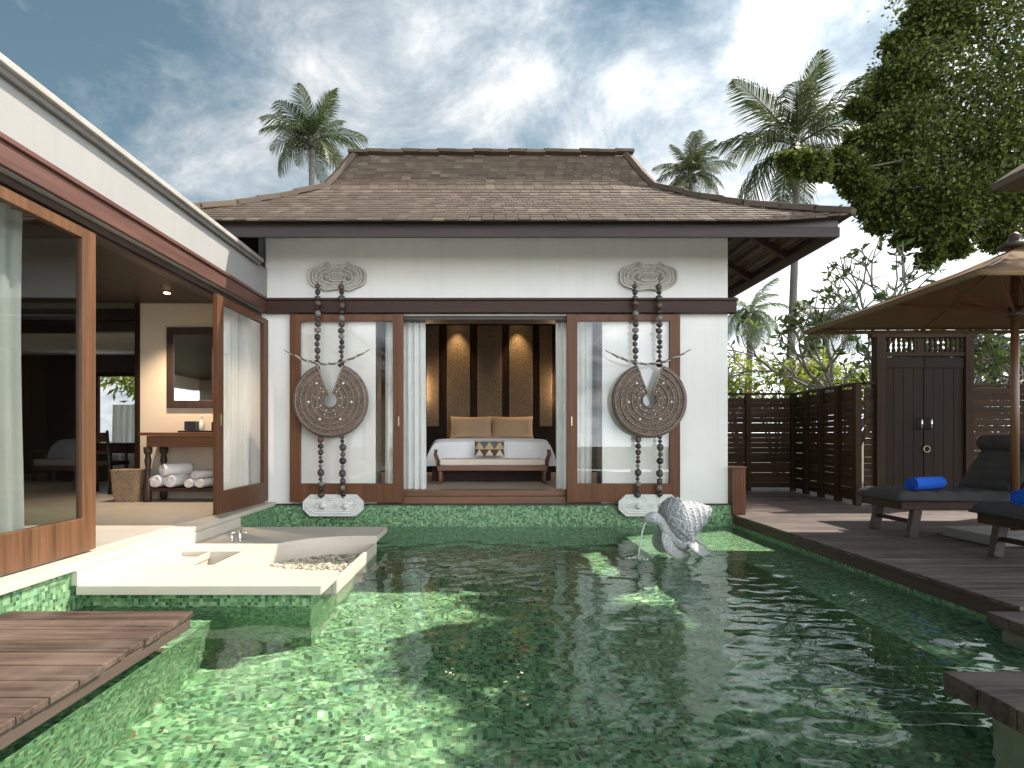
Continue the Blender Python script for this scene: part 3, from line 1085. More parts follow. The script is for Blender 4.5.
# fascia boards
fy, fx0, fx1 = -0.93, -3.99, 4.03
part('fascia', M['fascia'], pav, (fx0, fx1, fy, fy + 0.035, 3.154, 3.27), bevel=0.005)
part('fascia', M['soffit'], pav, (fx1 - 0.035, fx1, fy + 0.036, 6.2, 3.154, 3.27), (fx0, fx0 + 0.035, fy + 0.036, 6.2, 3.154, 3.27), bevel=0.005)
part('eave_board', M['dark_x'], pav, (fx0 + .02, fx1 - .02, fy + 0.005, fy + 0.03, 3.272, 3.347), (fx1 - .03, fx1 - .006, fy + 0.04, 6.2, 3.272, 3.352), (fx0 + .006, fx0 + .03, fy + 0.04, 6.2, 3.272, 3.352), bevel=0)
# rafters and battens under the right eave


def under(x, y):
    t = (EX1 - x) / (EX1 - RX1)
    return zt(t) - 0.03


for y in (0.27, 1.4, 2.5, 3.7):
    tm = min((y - EY) / (RY - EY), 0.62)
    xs = EX1 + (RX1 - EX1) * tm
    xs = max(xs, XR + .002)
    MB().beam((xs, y, under(xs, y) - 0.10), (fx1 - 0.036, y, under(fx1 - 0.036, y) - 0.075), 0.07, 0.10).build('rafter', M['brown_x'], pav, bevel=0.004)
for i in range(6):
    x = 3.16 + i * 0.15
    ys = max(fy + .05, EY + (RY - EY) * (EX1 - x) / (EX1 - RX1) + .1)
    MB().box(x - .02, x + .02, ys, 6.1, under(x, 0) - 0.045, under(x, 0) - 0.005).build('batten', M['rafter'], pav)

# ------------------------------------------------------------------ bedroom furniture
bed = thing('bed', 'double bed with white cover hanging over both sides in the bedroom', 'bed', (0.03, 2.9, 0.16))
part('bed_frame', M['brown_x'], bed, (-0.90, 0.98, 1.75, 3.98, 0.16, 0.42))
m = MB()


def bed_fn(u, v):
    # cross profile: drape to both sides, rounded shoulders
    s = -1 + 2 * u
    hw = 0.97
    a = abs(s)
    if a < 0.78:
        x = s / 0.78 * (hw - 0.1)
        z = 0.83 - 0.02 * (a / 0.78) ** 4
    else:
        q = (a - 0.78) / 0.22
        x = math.copysign(hw - 0.1 + 0.12 * sin(q * pi / 2) + 0.05 * q, s)
        z = 0.81 - 0.42 * q ** 1.3
    y = 1.62 + 2.3 * v
    if v < 0.06:
        z -= 0.05 * (1 - v / 0.06) ** 2
    x += 0.03
    z += 0.006 * sin(9 * u + 5 * v) * sin(13 * v)
    return (x, y, z)


m.grid(bed_fn, 48, 30)
fr = [bed_fn(i / 48, 0) for i in range(49)]
m.add(fr + [(q[0], q[1] - 0.015, min(q[2], 0.40)) for q in fr], [(i + 1, i, 49 + i, 50 + i) for i in range(48)])
m.build('bed_cover', M['linen'], bed, smooth=True)


def pillow_mesh(w, h, d):
    mb = MB()
    N = 16
    for sgn in (1, -1):
        def fn(u, v):
            x, z = (u - .5) * 2, (v - .5) * 2
            t = max(0, (1 - x ** 4)) ** 0.5 * max(0, (1 - z ** 4)) ** 0.5
            k = 1 - 0.06 * (x * x + z * z - 2 * x * x * z * z)
            return (x * w / 2 * (1 - 0.05 * (1 - abs(z) ** 2) * abs(x) ** 3), sgn * d / 2 * t, h / 2 + z * h / 2 * (1 - 0.07 * (1 - x * x) * abs(z) ** 3))
        mb.grid(fn, N, N) if sgn < 0 else mb.grid(lambda u, v: fn(1 - u, v), N, N)
    return mb


pil = thing('pillow', 'plain tan pillow on the left half of the bed', 'pillow', (-0.335, 3.55, 0.82), 'tan pillows on the bed')
mb = pillow_mesh(0.79, 0.44, 0.2)
mb.v = [(x - 0.335, y + 3.55 + (z) * 0.25, z * 0.96 + 0.82) for x, y, z in mb.v]
mb.build('pillow_cover', M['tan_linen'], pil, smooth=True)
dup(pil, (0.44, 3.56, 0.82), 'plain tan pillow on the right half of the bed', 'tan pillows on the bed')
q = at(489.5, 459, 9.35)
mb = pillow_mesh(0.46, 0.26, 0.14)
mb.v = [(x + q.x, y + q.y + 0.02 + z * 0.2, z + q.z + 0.03) for x, y, z in mb.v]
tag(mb.build('patterned_cushion', M['kilim'], smooth=True, centre=True), 'small cushion with brown triangle pattern on the bed bench', 'cushion')
ben = thing('bed_bench', 'low wooden bench with beige pad at the foot of the bed', 'bench', (0.05, 1.25, 0.16))
bx0, bx1 = -0.76, 0.86
part('seat_frame', M['teak_x'], ben, (bx0, bx1, 1.05, 1.42, 0.36, 0.43))
m = MB().box(bx0 + .03, bx1 - .03, 1.06, 1.41, 0.432, 0.53)
m.build('seat_pad', M['beige_pad'], ben, smooth=False, bevel=0.025)
for x in (bx0 + .04, bx1 - .04):
    for y in (1.08, 1.39):
        MB().lathe([(0.022, 0.16), (0.03, 0.24), (0.024, 0.3), (0.034, 0.36)], (x, y, 0), 10).build('leg', M['teak_z'], ben, smooth=True)
for s, x in ((-1, bx0), (1, bx1)):
    m = MB()
    for y in (1.08, 1.39):
        m.tube([(x + s * .0, y, 0.40), (x + s * .01, y, 0.5), (x + s * .045, y, 0.60), (x + s * .035, y, 0.66)], [0.018, 0.016, 0.015, 0.012], 8)
    m.tube([(x + s * .035, 1.08, 0.655), (x + s * .035, 1.39, 0.655)], 0.015, 8)
    m.build('armrest', M['teak_z'], ben, smooth=True)
sco = thing('wall_sconce', 'lit cylindrical wall lamp left of the bed', 'wall lamp', (-1.42, 3.98, 1.78), 'lit wall lamps beside the bed')
MB().lathe([(0.05, -0.27), (0.055, -0.25), (0.055, 0.25), (0.05, 0.27)], (-1.36, 3.93, 1.78), 16).build('lamp_shade', M['lamp'], sco, smooth=True)
part('wall_plate', M['black'], sco, (-1.44, -1.40, 3.985, 4.045, 1.65, 1.91))
dup(sco, (1.38, 3.98, 1.78), 'lit cylindrical wall lamp right of the bed', 'lit wall lamps beside the bed')
for x, lb in ((-0.62, 'lit recessed ceiling spotlight above the left gold wall panels'), (0.56, 'lit recessed ceiling spotlight above the right gold wall panels')):
    t = thing('ceiling_spotlight', lb, 'spotlight', (x, 3.80, 3.155), 'ceiling spotlights in the bedroom')
    MB().lathe([(0.05, -0.02), (0.05, 0.0)], (x, 3.80, 3.157), 16).build('trim_ring', M['brass'], t)
    MB().lathe([(0.032, -0.006), (0.03, 0.0)], (x, 3.80, 3.135), 16).build('bulb', M['lamp_small'], t)
    L = bpy.data.lights.new('spot_lamp', 'SPOT')
    L.energy = 30
    L.color = (1.0, 0.68, 0.36)
    L.spot_size = radians(60)
    L.spot_blend = 0.9
    L.shadow_soft_size = 0.03
    lo = bpy.data.objects.new('spot_lamp', L)
    COL.objects.link(lo)
    lo.parent = t
    lo.location = (0, 0, -0.04)
    lo.rotation_euler = Vector((0, -0.22, 1)).to_track_quat('Z', 'Y').to_euler()


def curtain(x0, x1, y, z0, z1, folds, amp, flare=0.0, axis='x', gather=0.0):
    mb = MB()
    cr = random.Random(int(x0 * 100) + folds)
    ph = [cr.uniform(0, 6) for _ in range(4)]

    def fn(u, v):
        k = u * folds * 2 * pi
        w = amp * (sin(k + ph[0]) + 0.4 * sin(2.3 * k + ph[1])) * (0.6 + 0.4 * (1 - v))
        a = x0 + (x1 - x0) * u
        c = (x0 + x1) / 2
        a = c + (a - c) * (1 - gather * sin(pi * v) * 0.5) + flare * (1 - v) * (u - .5)
        b = y + w + 0.01 * sin(5 * v + ph[2])
        z = z0 + (z1 - z0) * v
        return (a, b, z) if axis == 'x' else (b, a, z)
    mb.grid(fn, folds * 10, 14)
    return mb


t = tag(curtain(-1.375, -0.845, 0.20, 0.165, 2.42, 6, 0.028, 0.02).build('curtain', M['sheer'], smooth=True, centre=True), 'white sheer curtain hanging left of the bedroom opening', 'curtain', 'white curtains')
t = tag(curtain(0.885, 1.375, 0.20, 0.165, 2.42, 6, 0.028, -0.02).build('curtain', M['sheer'], smooth=True, centre=True), 'white sheer curtain hanging right of the bedroom opening', 'curtain', 'white curtains')
tag(MB().tube([(-1.45, 0.2, 2.425), (1.45, 0.2, 2.425)], 0.014).build('curtain_rail', M['brass'], centre=True), 'thin curtain rail across the top of the bedroom opening', 'rail')

# ------------------------------------------------------------------ left wing
wing = thing('bathroom_wing', 'low flat roofed white wing with teak sliding doors along the left', 'building', (-5.0, -3.0, 0.0))
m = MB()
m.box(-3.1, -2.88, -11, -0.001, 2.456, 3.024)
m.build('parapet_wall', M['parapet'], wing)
part('roof_slab', M['flashing'], wing, (-9.6, -2.80, -11.2, -0.34, 3.026, 3.072), (-9.6, -3.0, -0.339, 4.6, 3.026, 3.072), bevel=0.006)
part('roof_trim', M['soffit_grey'], wing, (-2.862, -2.835, -11, -0.36, 2.985, 3.025), bevel=0.003)
m = MB().box(-2.879, -2.85, -11, -0.14, 2.46, 2.60).box(-2.879, -2.83, -11, -0.145, 2.603, 2.638)
m.build('lintel_beam', M['red_y'], wing, bevel=0.005)
part('door_track', M['brown_y'], wing, (-3.06, -2.965, -11, -0.06, 2.372, 2.455), (-2.955, -2.93, -11, -0.06, 2.40, 2.455))
part('ceiling', M['brown_y'], wing, (-9.2, -3.12, -11, 0.29, 2.66, 2.72), bevel=0)
part('floor', M['floor'], wing, (-9.2, -2.96, -11, 4.0, -0.02, 0.03), bevel=0)
m = MB()
m.box(-9.4, -9.2, -8.4, 4.2, 0.0, 3.02).box(-9.4, -9.2, -11, -8.4, 0.0, 0.5).box(-9.4, -9.2, -11, -8.4, 2.3, 3.02)
m.build('back_wall', M['cream'], wing)
part('end_wall', M['cream'], wing, (-9.2, -3.1, -11.2, -11, 0.0, 3.02), bevel=0)
part('vanity_wall', M['cream'], wing, (-4.70, -2.91, 0.30, 0.50, 0.03, 2.655), bevel=0)
part('wall_jamb', M['dark_z'], wing, (-4.76, -4.701, 0.27, 0.53, 0.03, 2.655))
part('header', M['dark_x'], wing, (-9.2, -4.762, 0.8, 0.95, 2.36, 2.655), bevel=0)
part('side_ceiling', M['white'], wing, (-9.2, -3.2, 0.951, 3.5, 2.38, 2.44), bevel=0)
part('upper_wall', M['dark_x'], wing, (-9.2, -4.762, 0.62, 0.79, 2.50, 2.655), bevel=0)
m = MB()
m.box(-9.2, -7.35, 3.5, 3.65, 0.03, 2.5)
m.box(-6.0, -3.2, 3.5, 3.65, 0.03, 2.5)
m.box(-7.35, -6.0, 3.5, 3.65, 2.05, 2.5)
m.box(-7.35, -6.0, 3.5, 3.65, 0.03, 0.5)
m.build('garden_wall', M['dark_x'], wing)
frame_ring(MB(), 'x', -7.35, -6.0, 0.5, 2.05, 3.46, 3.52, 0.07, 0.06, 0.07).build('window_frame', M['dark_z'], wing)
part('wing_side_wall', M['white'], wing, (-3.1, -2.903, 0.0, 0.298, 0.03, 2.455), bevel=0)
part('partition', M['dark_z'], wing, (-5.6, -5.45, -4.9, -3.9, 0.03, 2.655), bevel=0)
part('partition_panel', M['cream'], wing, (-5.449, -5.43, -4.6, -4.2, 0.3, 2.0), bevel=0)


def wing_panel(y0, y1, x0, hy, mt):
    x1 = x0 + 0.05
    sw = 0.15
    fr = frame_ring(MB(), 'y', y0, y1, 0.035, 2.368, x0, x1, sw, 0.245, 0.075)
    f1 = fr.build('door_frame', mt, wing, bevel=0.005)
    MB().box(x0 + .02, x0 + .026, y0 + sw - .002, y1 - sw + .002, 0.278, 2.295).build('glass_pane', M['glass_dark'] if y0 < -3 else M['glass'], f1)
    MB().box(x1, x1 + .012, hy - .01, hy + .01, 0.98, 1.10).build('handle', M['brass'], f1, bevel=0.002)


wing_panel(-5.05, -3.43, -2.965, -4.98, M['teak_z'])
wing_panel(-6.75, -5.12, -2.965, -5.2, M['teak_z'])
wing_panel(-1.52, -0.03, -2.905, -1.45, M['teak_dark'])
tag(curtain(-5.3, -3.79, -3.2, 0.04, 2.40, 9, 0.03, 0, 'y').build('curtain', M['sheer'], smooth=True, centre=True), 'white curtain behind the nearest glass door at the left edge', 'curtain', 'white curtains')
tag(curtain(-0.99, -0.12, -3.06, 0.04, 2.40, 8, 0.025, 0, 'y').build('curtain', M['sheer'], smooth=True, centre=True), 'white curtain behind the glass door next to the bathtub', 'curtain', 'white curtains')

tag(curtain(-6.95, -6.1, 3.40, 0.1, 1.45, 7, 0.03).build('curtain', M['sheer'], smooth=True, centre=True), 'short white curtain across the lower window of the side room', 'curtain', 'white curtains')
van = thing('vanity_table', 'turned leg dark teak vanity table against the cream wall', 'table', (-3.8, 0.05, 0.03))
vx0, vx1 = -4.40, -3.10
part('table_top', M['teak_x'], van, (vx0 - .03, vx1, -0.22, 0.27, 0.875, 0.915), bevel=0.006)
part('apron', M['teak_x'], van, (vx0 + .05, vx1 - .05, -0.18, 0.24, 0.73, 0.873))
part('shelf', M['brown_x'], van, (vx0 + .03, vx1 - .03, -0.19, 0.25, 0.165, 0.205))
for x in (vx0 + .06, vx1 - .06):
    for y in (-0.16, 0.22):
        MB().lathe([(0.035, 0.03), (0.045, 0.08), (0.05, 0.24), (0.03, 0.28), (0.028, 0.45), (0.042, 0.56), (0.028, 0.62), (0.05, 0.66), (0.052, 0.73)], (x, y, 0), 12).build('leg', M['brown_z'], van, smooth=True)
mir = thing('wall_mirror', 'dark framed mirror on the cream bathroom wall', 'mirror', (-4.02, 0.29, 1.25))
frame_ring(MB(), 'x', -4.33, -3.62, 1.25, 2.33, 0.262, 0.299, 0.1, 0.1, 0.1).build('mirror_frame', M['brown_z'], mir, bevel=0.006)
part('mirror_glass', M['mirror'], mir, (-4.23, -3.72, 0.275, 0.285, 1.35, 2.23), bevel=0)
bx = thing('toiletry_tray', 'black lacquer tray of toiletries on the vanity table', 'tray', (-3.65, 0.0, 0.915))
part('tray', M['black'], bx, (-3.98, -3.36, -0.13, 0.13, 0.917, 0.94))
part('box', M['black'], bx, (-3.93, -3.78, -0.06, 0.10, 0.942, 1.06), (-3.58, -3.42, -0.06, 0.10, 0.942, 1.05))
tag(MB().lathe([(0.03, 0), (0.034, 0.01), (0.034, 0.1), (0.012, 0.13), (0.012, 0.17), (0.016, 0.172), (0.016, 0.19)], (-3.69, -0.08, 0.942), 14).build('bottle', M['shell_white'], smooth=True, centre=True), 'small white dispenser bottle standing in the black tray', 'bottle')


def towel_roll(name, mat, a, b, r, lab, grp):
    """rolled towel from end a to end b with spiral ends"""
    a, b = Vector(a), Vector(b)
    d = (b - a).normalized()
    s = d.cross(Vector((0, 0, 1))).normalized()
    u = Vector((0, 0, 1))
    prof = []
    turns, steps = 3.2, 90
    for i in range(steps + 1):
        th = 2 * pi * turns * i / steps
        q = r * (0.18 + 0.82 * i / steps)
        prof.append((q * cos(th), q * sin(th)))
    mb = MB()
    rings = []
    for (p_, k) in ((a, .96), (a + d * 0.012, 1.0), ((a + b) / 2, 1.03), (b - d * 0.012, 1.0), (b, .96)):
        rings.append([p_ + s * x * k + u * z * k * 0.93 for x, z in prof])
    mb.loft(rings, closed=False)
    mb.lathe([(0.80 * r, 0), (0.80 * r, (b - a).length - 0.02)], (0, 0, 0), 16, 'x')
    nv = 32
    for i in range(nv):
        x, y, z = mb.v[-nv + i]
        mb.v[-nv + i] = tuple(a + d * (x + 0.01) + s * y + u * z * 0.93)
    return tag(mb.build(name, mat, smooth=True, centre=True, solid=0.006), lab, 'towel', grp)


zt0 = 0.207
tw = [(-4.23, 0, 'white rolled towel on the vanity shelf, leftmost at the bottom'), (-4.04, 0, 'white rolled towel on the vanity shelf, under the top roll'),
      (-3.80, 0, 'smaller white rolled towel on the vanity shelf, right of the big rolls'), (-3.66, 0, 'small white rolled towel on the vanity shelf, rightmost in front')]
for i, (x, k, lb) in enumerate(tw):
    r = 0.088 if i < 2 else 0.062
    towel_roll('towel_roll', M['towel'], (x - .02, -0.19, zt0 + r), (x + .06, 0.2, zt0 + r), r, lb, 'white towels under the vanity')
towel_roll('towel_roll', M['towel'], (-4.16, -0.17, zt0 + .088 + .145), (-3.95, 0.12, zt0 + .088 + .145), 0.088, 'white rolled towel lying on top of the two large rolls', 'white towels under the vanity')
towel_roll('towel_roll', M['towel'], (-3.77, -0.14, zt0 + .062 + .105), (-3.66, 0.12, zt0 + .062 + .105), 0.06, 'small white rolled towel lying on top of the two small rolls', 'white towels under the vanity')
bk = MB()
rings = []
for z, k in ((0.032, .8), (0.2, .93), (0.42, 1.0), (0.44, 1.05), (0.42, .93), (0.08, .76)):
    rings.append([(-4.62 + .19 * k * max(-1, min(1, 1.3 * cos(t))), -0.05 + .16 * k * max(-1, min(1, 1.3 * sin(t))), z) for t in np.linspace(0, 2 * pi, 32, endpoint=False)])
bk.loft(rings)
tag(bk.build('laundry_basket', M['wicker'], smooth=False, centre=True), 'light brown wicker basket on the floor beside the vanity', 'basket')
ds = thing('writing_desk', 'dark wooden desk in the side room behind the vanity wall', 'desk', (-5.9, 1.7, 0.03))
part('desk_top', M['brown_x'], ds, (-6.55, -5.1, 1.55, 2.05, 0.72, 0.76))
part('apron', M['brown_x'], ds, (-6.5, -5.15, 1.59, 2.0, 0.60, 0.718))
for x in (-6.46, -5.19):
    for y in (1.62, 1.97):
        MB().lathe([(0.03, 0.03), (0.04, 0.2), (0.028, 0.3), (0.045, 0.6)], (x, y, 0), 10).build('leg', M['brown_z'], ds, smooth=True)
ch = thing('wooden_chair', 'dark wooden armchair drawn up to the desk', 'chair', (-5.75, 1.2, 0.03))
part('seat', M['brown_x'], ch, (-6.0, -5.5, 0.95, 1.42, 0.44, 0.49))
for x in (-5.97, -5.53):
    for y, h in ((0.98, 0.95), (1.39, 0.70)):
        MB().tube([(x, y, 0.03), (x, y, 0.44), (x, y - (.06 if h > .8 else 0), h)], [0.022, .024, .018], 8).build('leg', M['brown_z'], ch, smooth=True)
part('backrest', M['brown_x'], ch, (-5.95, -5.55, 0.93, 0.96, 0.78, 0.92), (-5.95, -5.55, 0.95, 0.975, 0.6, 0.66))
dl = thing('downlight', 'round lit downlight in the dark wing ceiling', 'downlight', (-4.0, -0.35, 2.655))
MB().lathe([(0.055, -0.012), (0.055, 0.0)], (-4.0, -0.35, 2.658), 16).build('trim_ring', M['brass'], dl)
MB().lathe([(0.036, -0.004), (0.03, 0.0)], (-4.0, -0.35, 2.645), 16).build('bulb', M['lamp_small'], dl)
L = bpy.data.lights.new('down_lamp', 'SPOT')
L.energy = 110
L.color = (1.0, 0.8, 0.58)
L.spot_size = radians(110)
L.spot_blend = 0.8
lo = bpy.data.objects.new('down_lamp', L)
COL.objects.link(lo)
lo.parent = dl
lo.location = (0, 0, -0.04)
cd = MB()
cd.tube([(-3.33, -0.28, 2.65), (-3.33, -0.28, 1.6), (-3.335, -0.28, 0.62)], 0.005, 6)
tag(cd.build('pull_cord', M['rope'], centre=True), 'thin pull cord hanging beside the bathroom mirror', 'cord')

# ------------------------------------------------------------------ hanging ornaments
og = 'giant beaded ornaments on the facade'
orn = thing('hanging_ornament', 'carved disc ornament strung on beads, left of the bedroom opening', 'ornament', (-2.007, -0.17, -0.1))
OX = -2.007


def plaque_outline(w, h, fancy, k=1.0):
    pts = []
    if fancy:
        N = 200
        for i in range(N):
            t = 2 * pi * i / N
            x = w * (abs(cos(t)) ** 0.75) * math.copysign(1, cos(t))
            z = h * 0.78 * (abs(sin(t)) ** 0.6) * math.copysign(1, sin(t))
            for cx in (-0.135, 0.165 - .01):
                e = 0.75 * math.exp(-((x - cx) / 0.042) ** 2)
                if z > 0:
                    z += 0.05 * e
                else:
                    z -= 0.025 * math.exp(-((x - cx) / 0.075) ** 2)
            pts.append((x * k, z * k))
    else:
        a = h * 0.75
        base = [(-w, -h * .35), (-w + a * .9, -h), (w - a * .9, -h), (w, -h * .35), (w, h * .35), (w - a * .9, h), (-w + a * .9, h), (-w, h * .35)]
        pts = [(x * k if k == 1 else math.copysign(max(0, abs(x) - w * (1 - k) * .5), x), z * k) for x, z in base]
    return pts


def plaque(name, cx, cz, y, w, h, fancy, mat, mat2):
    mb = MB()
    th = 0.05
    rg = MB()
    ol = plaque_outline(w, h, fancy, 1.0)
    n = len(ol)
    fr_ = [(cx + x, y - th, cz + z) for x, z in ol]
    bk_ = [(cx + x, y, cz + z) for x, z in ol]
    mb.add(fr_ + bk_, [(k2, n + k2, n + (k2 + 1) % n, (k2 + 1) % n) for k2 in range(n)])
    mb.add(fr_, [tuple(range(n))])
    for k, r in ((0.97, 0.011), (0.84, 0.007), (0.72, 0.009), (0.52, 0.007), (0.3, 0.007)):
        ol = plaque_outline(w, h, fancy, k)
        rg.tube([(cx + x, y - th - .002, cz + z) for x, z in ol + ol[:2]], r, 6)
    for j in range(34):
        u = j / 33 * 2 - 1
        rg.ball((cx + u * w * .8, y - th - .004, cz + 0.012 * ((j % 2) * 2 - 1)), 0.011, 6, 4)
    for sx_ in (-0.135, 0.155):
        mb.lathe([(0.0, -0.05), (0.02, -0.045), (0.035, -0.02), (0.045, 0)], (cx + sx_, y - th, cz - 0.01), 14, 'y')
    o = mb.build(name, mat, orn)
    rg.build('relief', mat2, o, smooth=True)
    return o


plaque('top_plaque', OX + 0.045, 2.925, -0.002, 0.375, 0.20, True, M['carved_stone'], M['carved_line'])
plaque('bottom_plaque', OX + 0.02, -0.015, -0.10, 0.385, 0.135, False, M['carved_pale'], M['carved_light'])
brng = random.Random(21)


def strand(x, z0, z1, y0, y1, parent, skip=None):
    mb = MB()
    z = z1
    while z > z0:
        r = brng.choice((0.026, 0.034, 0.04, 0.045, 0.038))
        hh = brng.uniform(0.7, 1.25) * r
        u = (z1 - z) / (z1 - z0)
        y = y0 + (y1 - y0) * u
        if not (skip and skip[0] < z < skip[1]):
            mb.ball((x + brng.uniform(-.006, .006), y, z - hh), (r, r, hh), 10, 6, 0.08, brng)
        z -= 2 * hh + 0.004
    mb.tube([(x, y0, z1 + 0.03), (x, y1, z0 - 0.02)], 0.008, 6)
    return mb.build('bead_strand', M['bead'], parent, smooth=True)


DZ = 1.32
strand(OX - 0.165, DZ + 0.44, 2.80, -0.19, -0.21, orn)
strand(OX + 0.14, DZ + 0.44, 2.80, -0.19, -0.21, orn)
strand(OX - 0.125, 0.10, DZ - 0.45, -0.20, -0.17, orn)
strand(OX + 0.15, 0.10, DZ - 0.42, -0.20, -0.17, orn)
# disc: polar ring relief with a wedge cut
mb = MB()
R0, HA = 0.475, radians(20)
rad = []
k = 0.085
prof = [(0.085, 0.0), (0.085, 0.05), (0.10, 0.055), (0.112, 0.04), (0.15, 0.042), (0.155, 0.055), (0.165, 0.055), (0.17, 0.04), (0.215, 0.042), (0.222, 0.058), (0.235, 0.058), (0.242, 0.042),
        (0.29, 0.044), (0.296, 0.058), (0.306, 0.058), (0.312, 0.044), (0.355, 0.042), (0.36, 0.056), (0.372, 0.056), (0.378, 0.04), (0.42, 0.036), (0.426, 0.048), (0.444, 0.046), (0.462, 0.036), (0.475, 0.015), (0.475, -0.01)]
nt_ = 90
yd = -0.21
for i in range(nt_ + 1):
    t = pi / 2 + HA + (2 * pi - 2 * HA) * i / nt_
    for (r, h) in prof:
        ripple = 0.004 * sin(t * 60) if 0.17 < r < 0.45 and h < 0.045 else 0
        mb.v.append((OX + 0.008 + r * cos(t), yd - h - ripple, DZ + r * sin(t)))
npf = len(prof)
for i in range(nt_):
    for j in range(npf - 1):
        mb.f.append((i * npf + j, i * npf + j + 1, (i + 1) * npf + j + 1, (i + 1) * npf + j))
mb.f.append(tuple(range(npf)))
mb.f.append(tuple(nt_ * npf + j for j in range(npf - 1, -1, -1)))
nb = len(mb.v)
# back face
for i in range(nt_):
    mb.f.append((i * npf, (i + 1) * npf, (i + 1) * npf + npf - 1, i * npf + npf - 1))
disc = mb.build('disc', M['disc'], orn)
mb = MB()
for r in (0.16, 0.228, 0.301, 0.366, 0.436):
    pts = []
    for i in range(nt_ + 1):
        t = pi / 2 + HA * 1.05 + (2 * pi - 2.1 * HA) * i / nt_
        if brng.random() < 0.03 and len(pts) > 3:
            mb.tube(pts, 0.0045, 5)
            pts = []
        pts.append((OX + 0.008 + r * cos(t), yd - 0.056, DZ + r * sin(t)))
    if len(pts) > 2:
        mb.tube(pts, 0.0045, 5)
for sgn in (-1, 1):
    t = pi / 2 + sgn * HA
    mb.tube([(OX + .008 + r * cos(t), yd - 0.05, DZ + r * sin(t)) for r in (0.09, 0.3, 0.465)], 0.009, 6)
mb.build('disc_ridge', M['disc_edge'], disc, smooth=True)
mb = MB()
for (r, n, s, ph) in ((0.135, 8, 0.009, 0.0), (0.19, 8, 0.008, 0.0), (0.27, 6, 0.016, 0.45)):
    for i in range(n):
        t = pi / 2 + HA * 1.9 + (2 * pi - 3.8 * HA) * (i + 0.0) / (n - 1)
        mb.ball((OX + .008 + r * cos(t), yd - 0.05, DZ + r * sin(t)), s, 8, 6)
mb.build('shell_dots', M['shell_white'], disc, smooth=True)
tw_pts = []
for i in range(61):
    u = i / 60
    x = -0.56 + 1.08 * u
    z = DZ + 0.45 + 0.19 * (abs(x + .03) / 0.55) ** 1.8
    tw_pts.append(Vector((OX + x, yd - 0.07, z)))
for kk, nm in ((0, 'rope'), (1, 'rope_dark')):
    mb = MB()
    pts = []
    for i, p_ in enumerate(tw_pts):
        a = i * 0.95 + kk * pi
        e = min(1, min(i, 60 - i) / 12 + 0.35)
        pts.append(p_ + Vector((0, cos(a), sin(a))) * 0.008 * e)
    mb.tube(pts, [0.0105 * min(1, min(i, 60 - i) / 12 + 0.3) for i in range(61)], 7)
    mb.build('twisted_rope', M[nm], orn, smooth=True)
orn['group'] = og
dup(orn, (2.016, -0.17, -0.1), 'carved disc ornament strung on beads, right of the bedroom opening behind the turtle', og)

# ------------------------------------------------------------------ turtle fountain
TY = CAMY + 6.0
tur = thing('turtle_statue', 'grey stone turtle fountain with a spiralled shell at the pool corner', 'statue', (1.92, TY, -0.43))
# shell: loft along an axis from head side (left, low) to the pointed apex (right, high)
mb = MB()
A0 = at(663, 523, 6.0)
A1 = at(711, 509, 6.05)
ax = (A1 - A0)
axd = ax.normalized()
s_ = axd.cross(Vector((0, 1, 0))).normalized()
u_ = Vector((0, 1, 0))
rings = []
NR, NT = 110, 120
for i in range(NR + 1):
    q = i / NR
    # profile radius
    if q < 0.35:
        r = 0.03 + 0.235 * sqrt(max(0.0, 1 - (1 - q / 0.35) ** 2))
    else:
        e = (q - 0.35) / 0.65
        r = 0.255 * (1 - e) ** 0.8 * 0.98 + 0.012
    whorl = 0.0
    ring = []
    for k in range(NT):
        t = 2 * pi * k / NT
        w = 0
        if q > 0.33:
            ph_ = (q - 0.33) * 7.5 + t / (2 * pi)
            f = ph_ % 1.0
            ridge = max(0.0, 1 - abs(f - 0.3) / 0.3)
            knob = max(0.0, sin(t * 8 + floor(ph_) * pi * 0.5)) ** 2
            up_ = max(0.0, cos(t - 0.5))
            w = ridge * (0.010 + (0.006 + 0.022 * up_) * knob) + 0.004 * sin(t * 31 + q * 90) * sin(q * 140)
        else:
            w = 0.006 * sin(t * 16) * sin(q * 50)
        rr_ = r + w
        vz = cos(t)
        pos = A0 + ax * (q * 1.06 - 0.05) - s_ * 0.0
        off = -s_ * vz * rr_ * (1.0 if vz > 0 else 0.82) + u_ * sin(t) * rr_ * 1.05
        ring.append(pos + off)
    rings.append(ring)
mb.loft(rings)
mb.build('shell', M['statue'], tur, smooth=True)
# body with neck and head: one continuous loft
mb = MB()
path = [at(690, 536, 6.0), at(678, 537, 5.95), at(669, 533.5, 5.9), at(664.5, 528, 5.88), at(661.5, 523, 5.87), at(658, 519.3, 5.86), at(654, 517.6, 5.85), at(650, 517.8, 5.85), at(647, 519, 5.85), at(645, 520.2, 5.85), at(644, 521, 5.85)]
rads = [0.15, 0.15, 0.085, 0.056, 0.047, 0.055, 0.064, 0.056, 0.038, 0.022, 0.006]
mb.tube(path, rads, 14)
# eye bumps and jaw
for sy_ in (-1, 1):
    e = at(650.5, 516.2, 5.85)
    mb.ball((e.x, e.y + sy_ * 0.05, e.z - 0.008), 0.016, 8, 6)
j0, j1 = at(655, 521.5, 5.85), at(647.5, 522.3, 5.85)
mb.tube([j0, j1], [0.03, 0.012], 10)
mb.build('body', M['statue_smooth'], tur, smooth=True, sub=1)


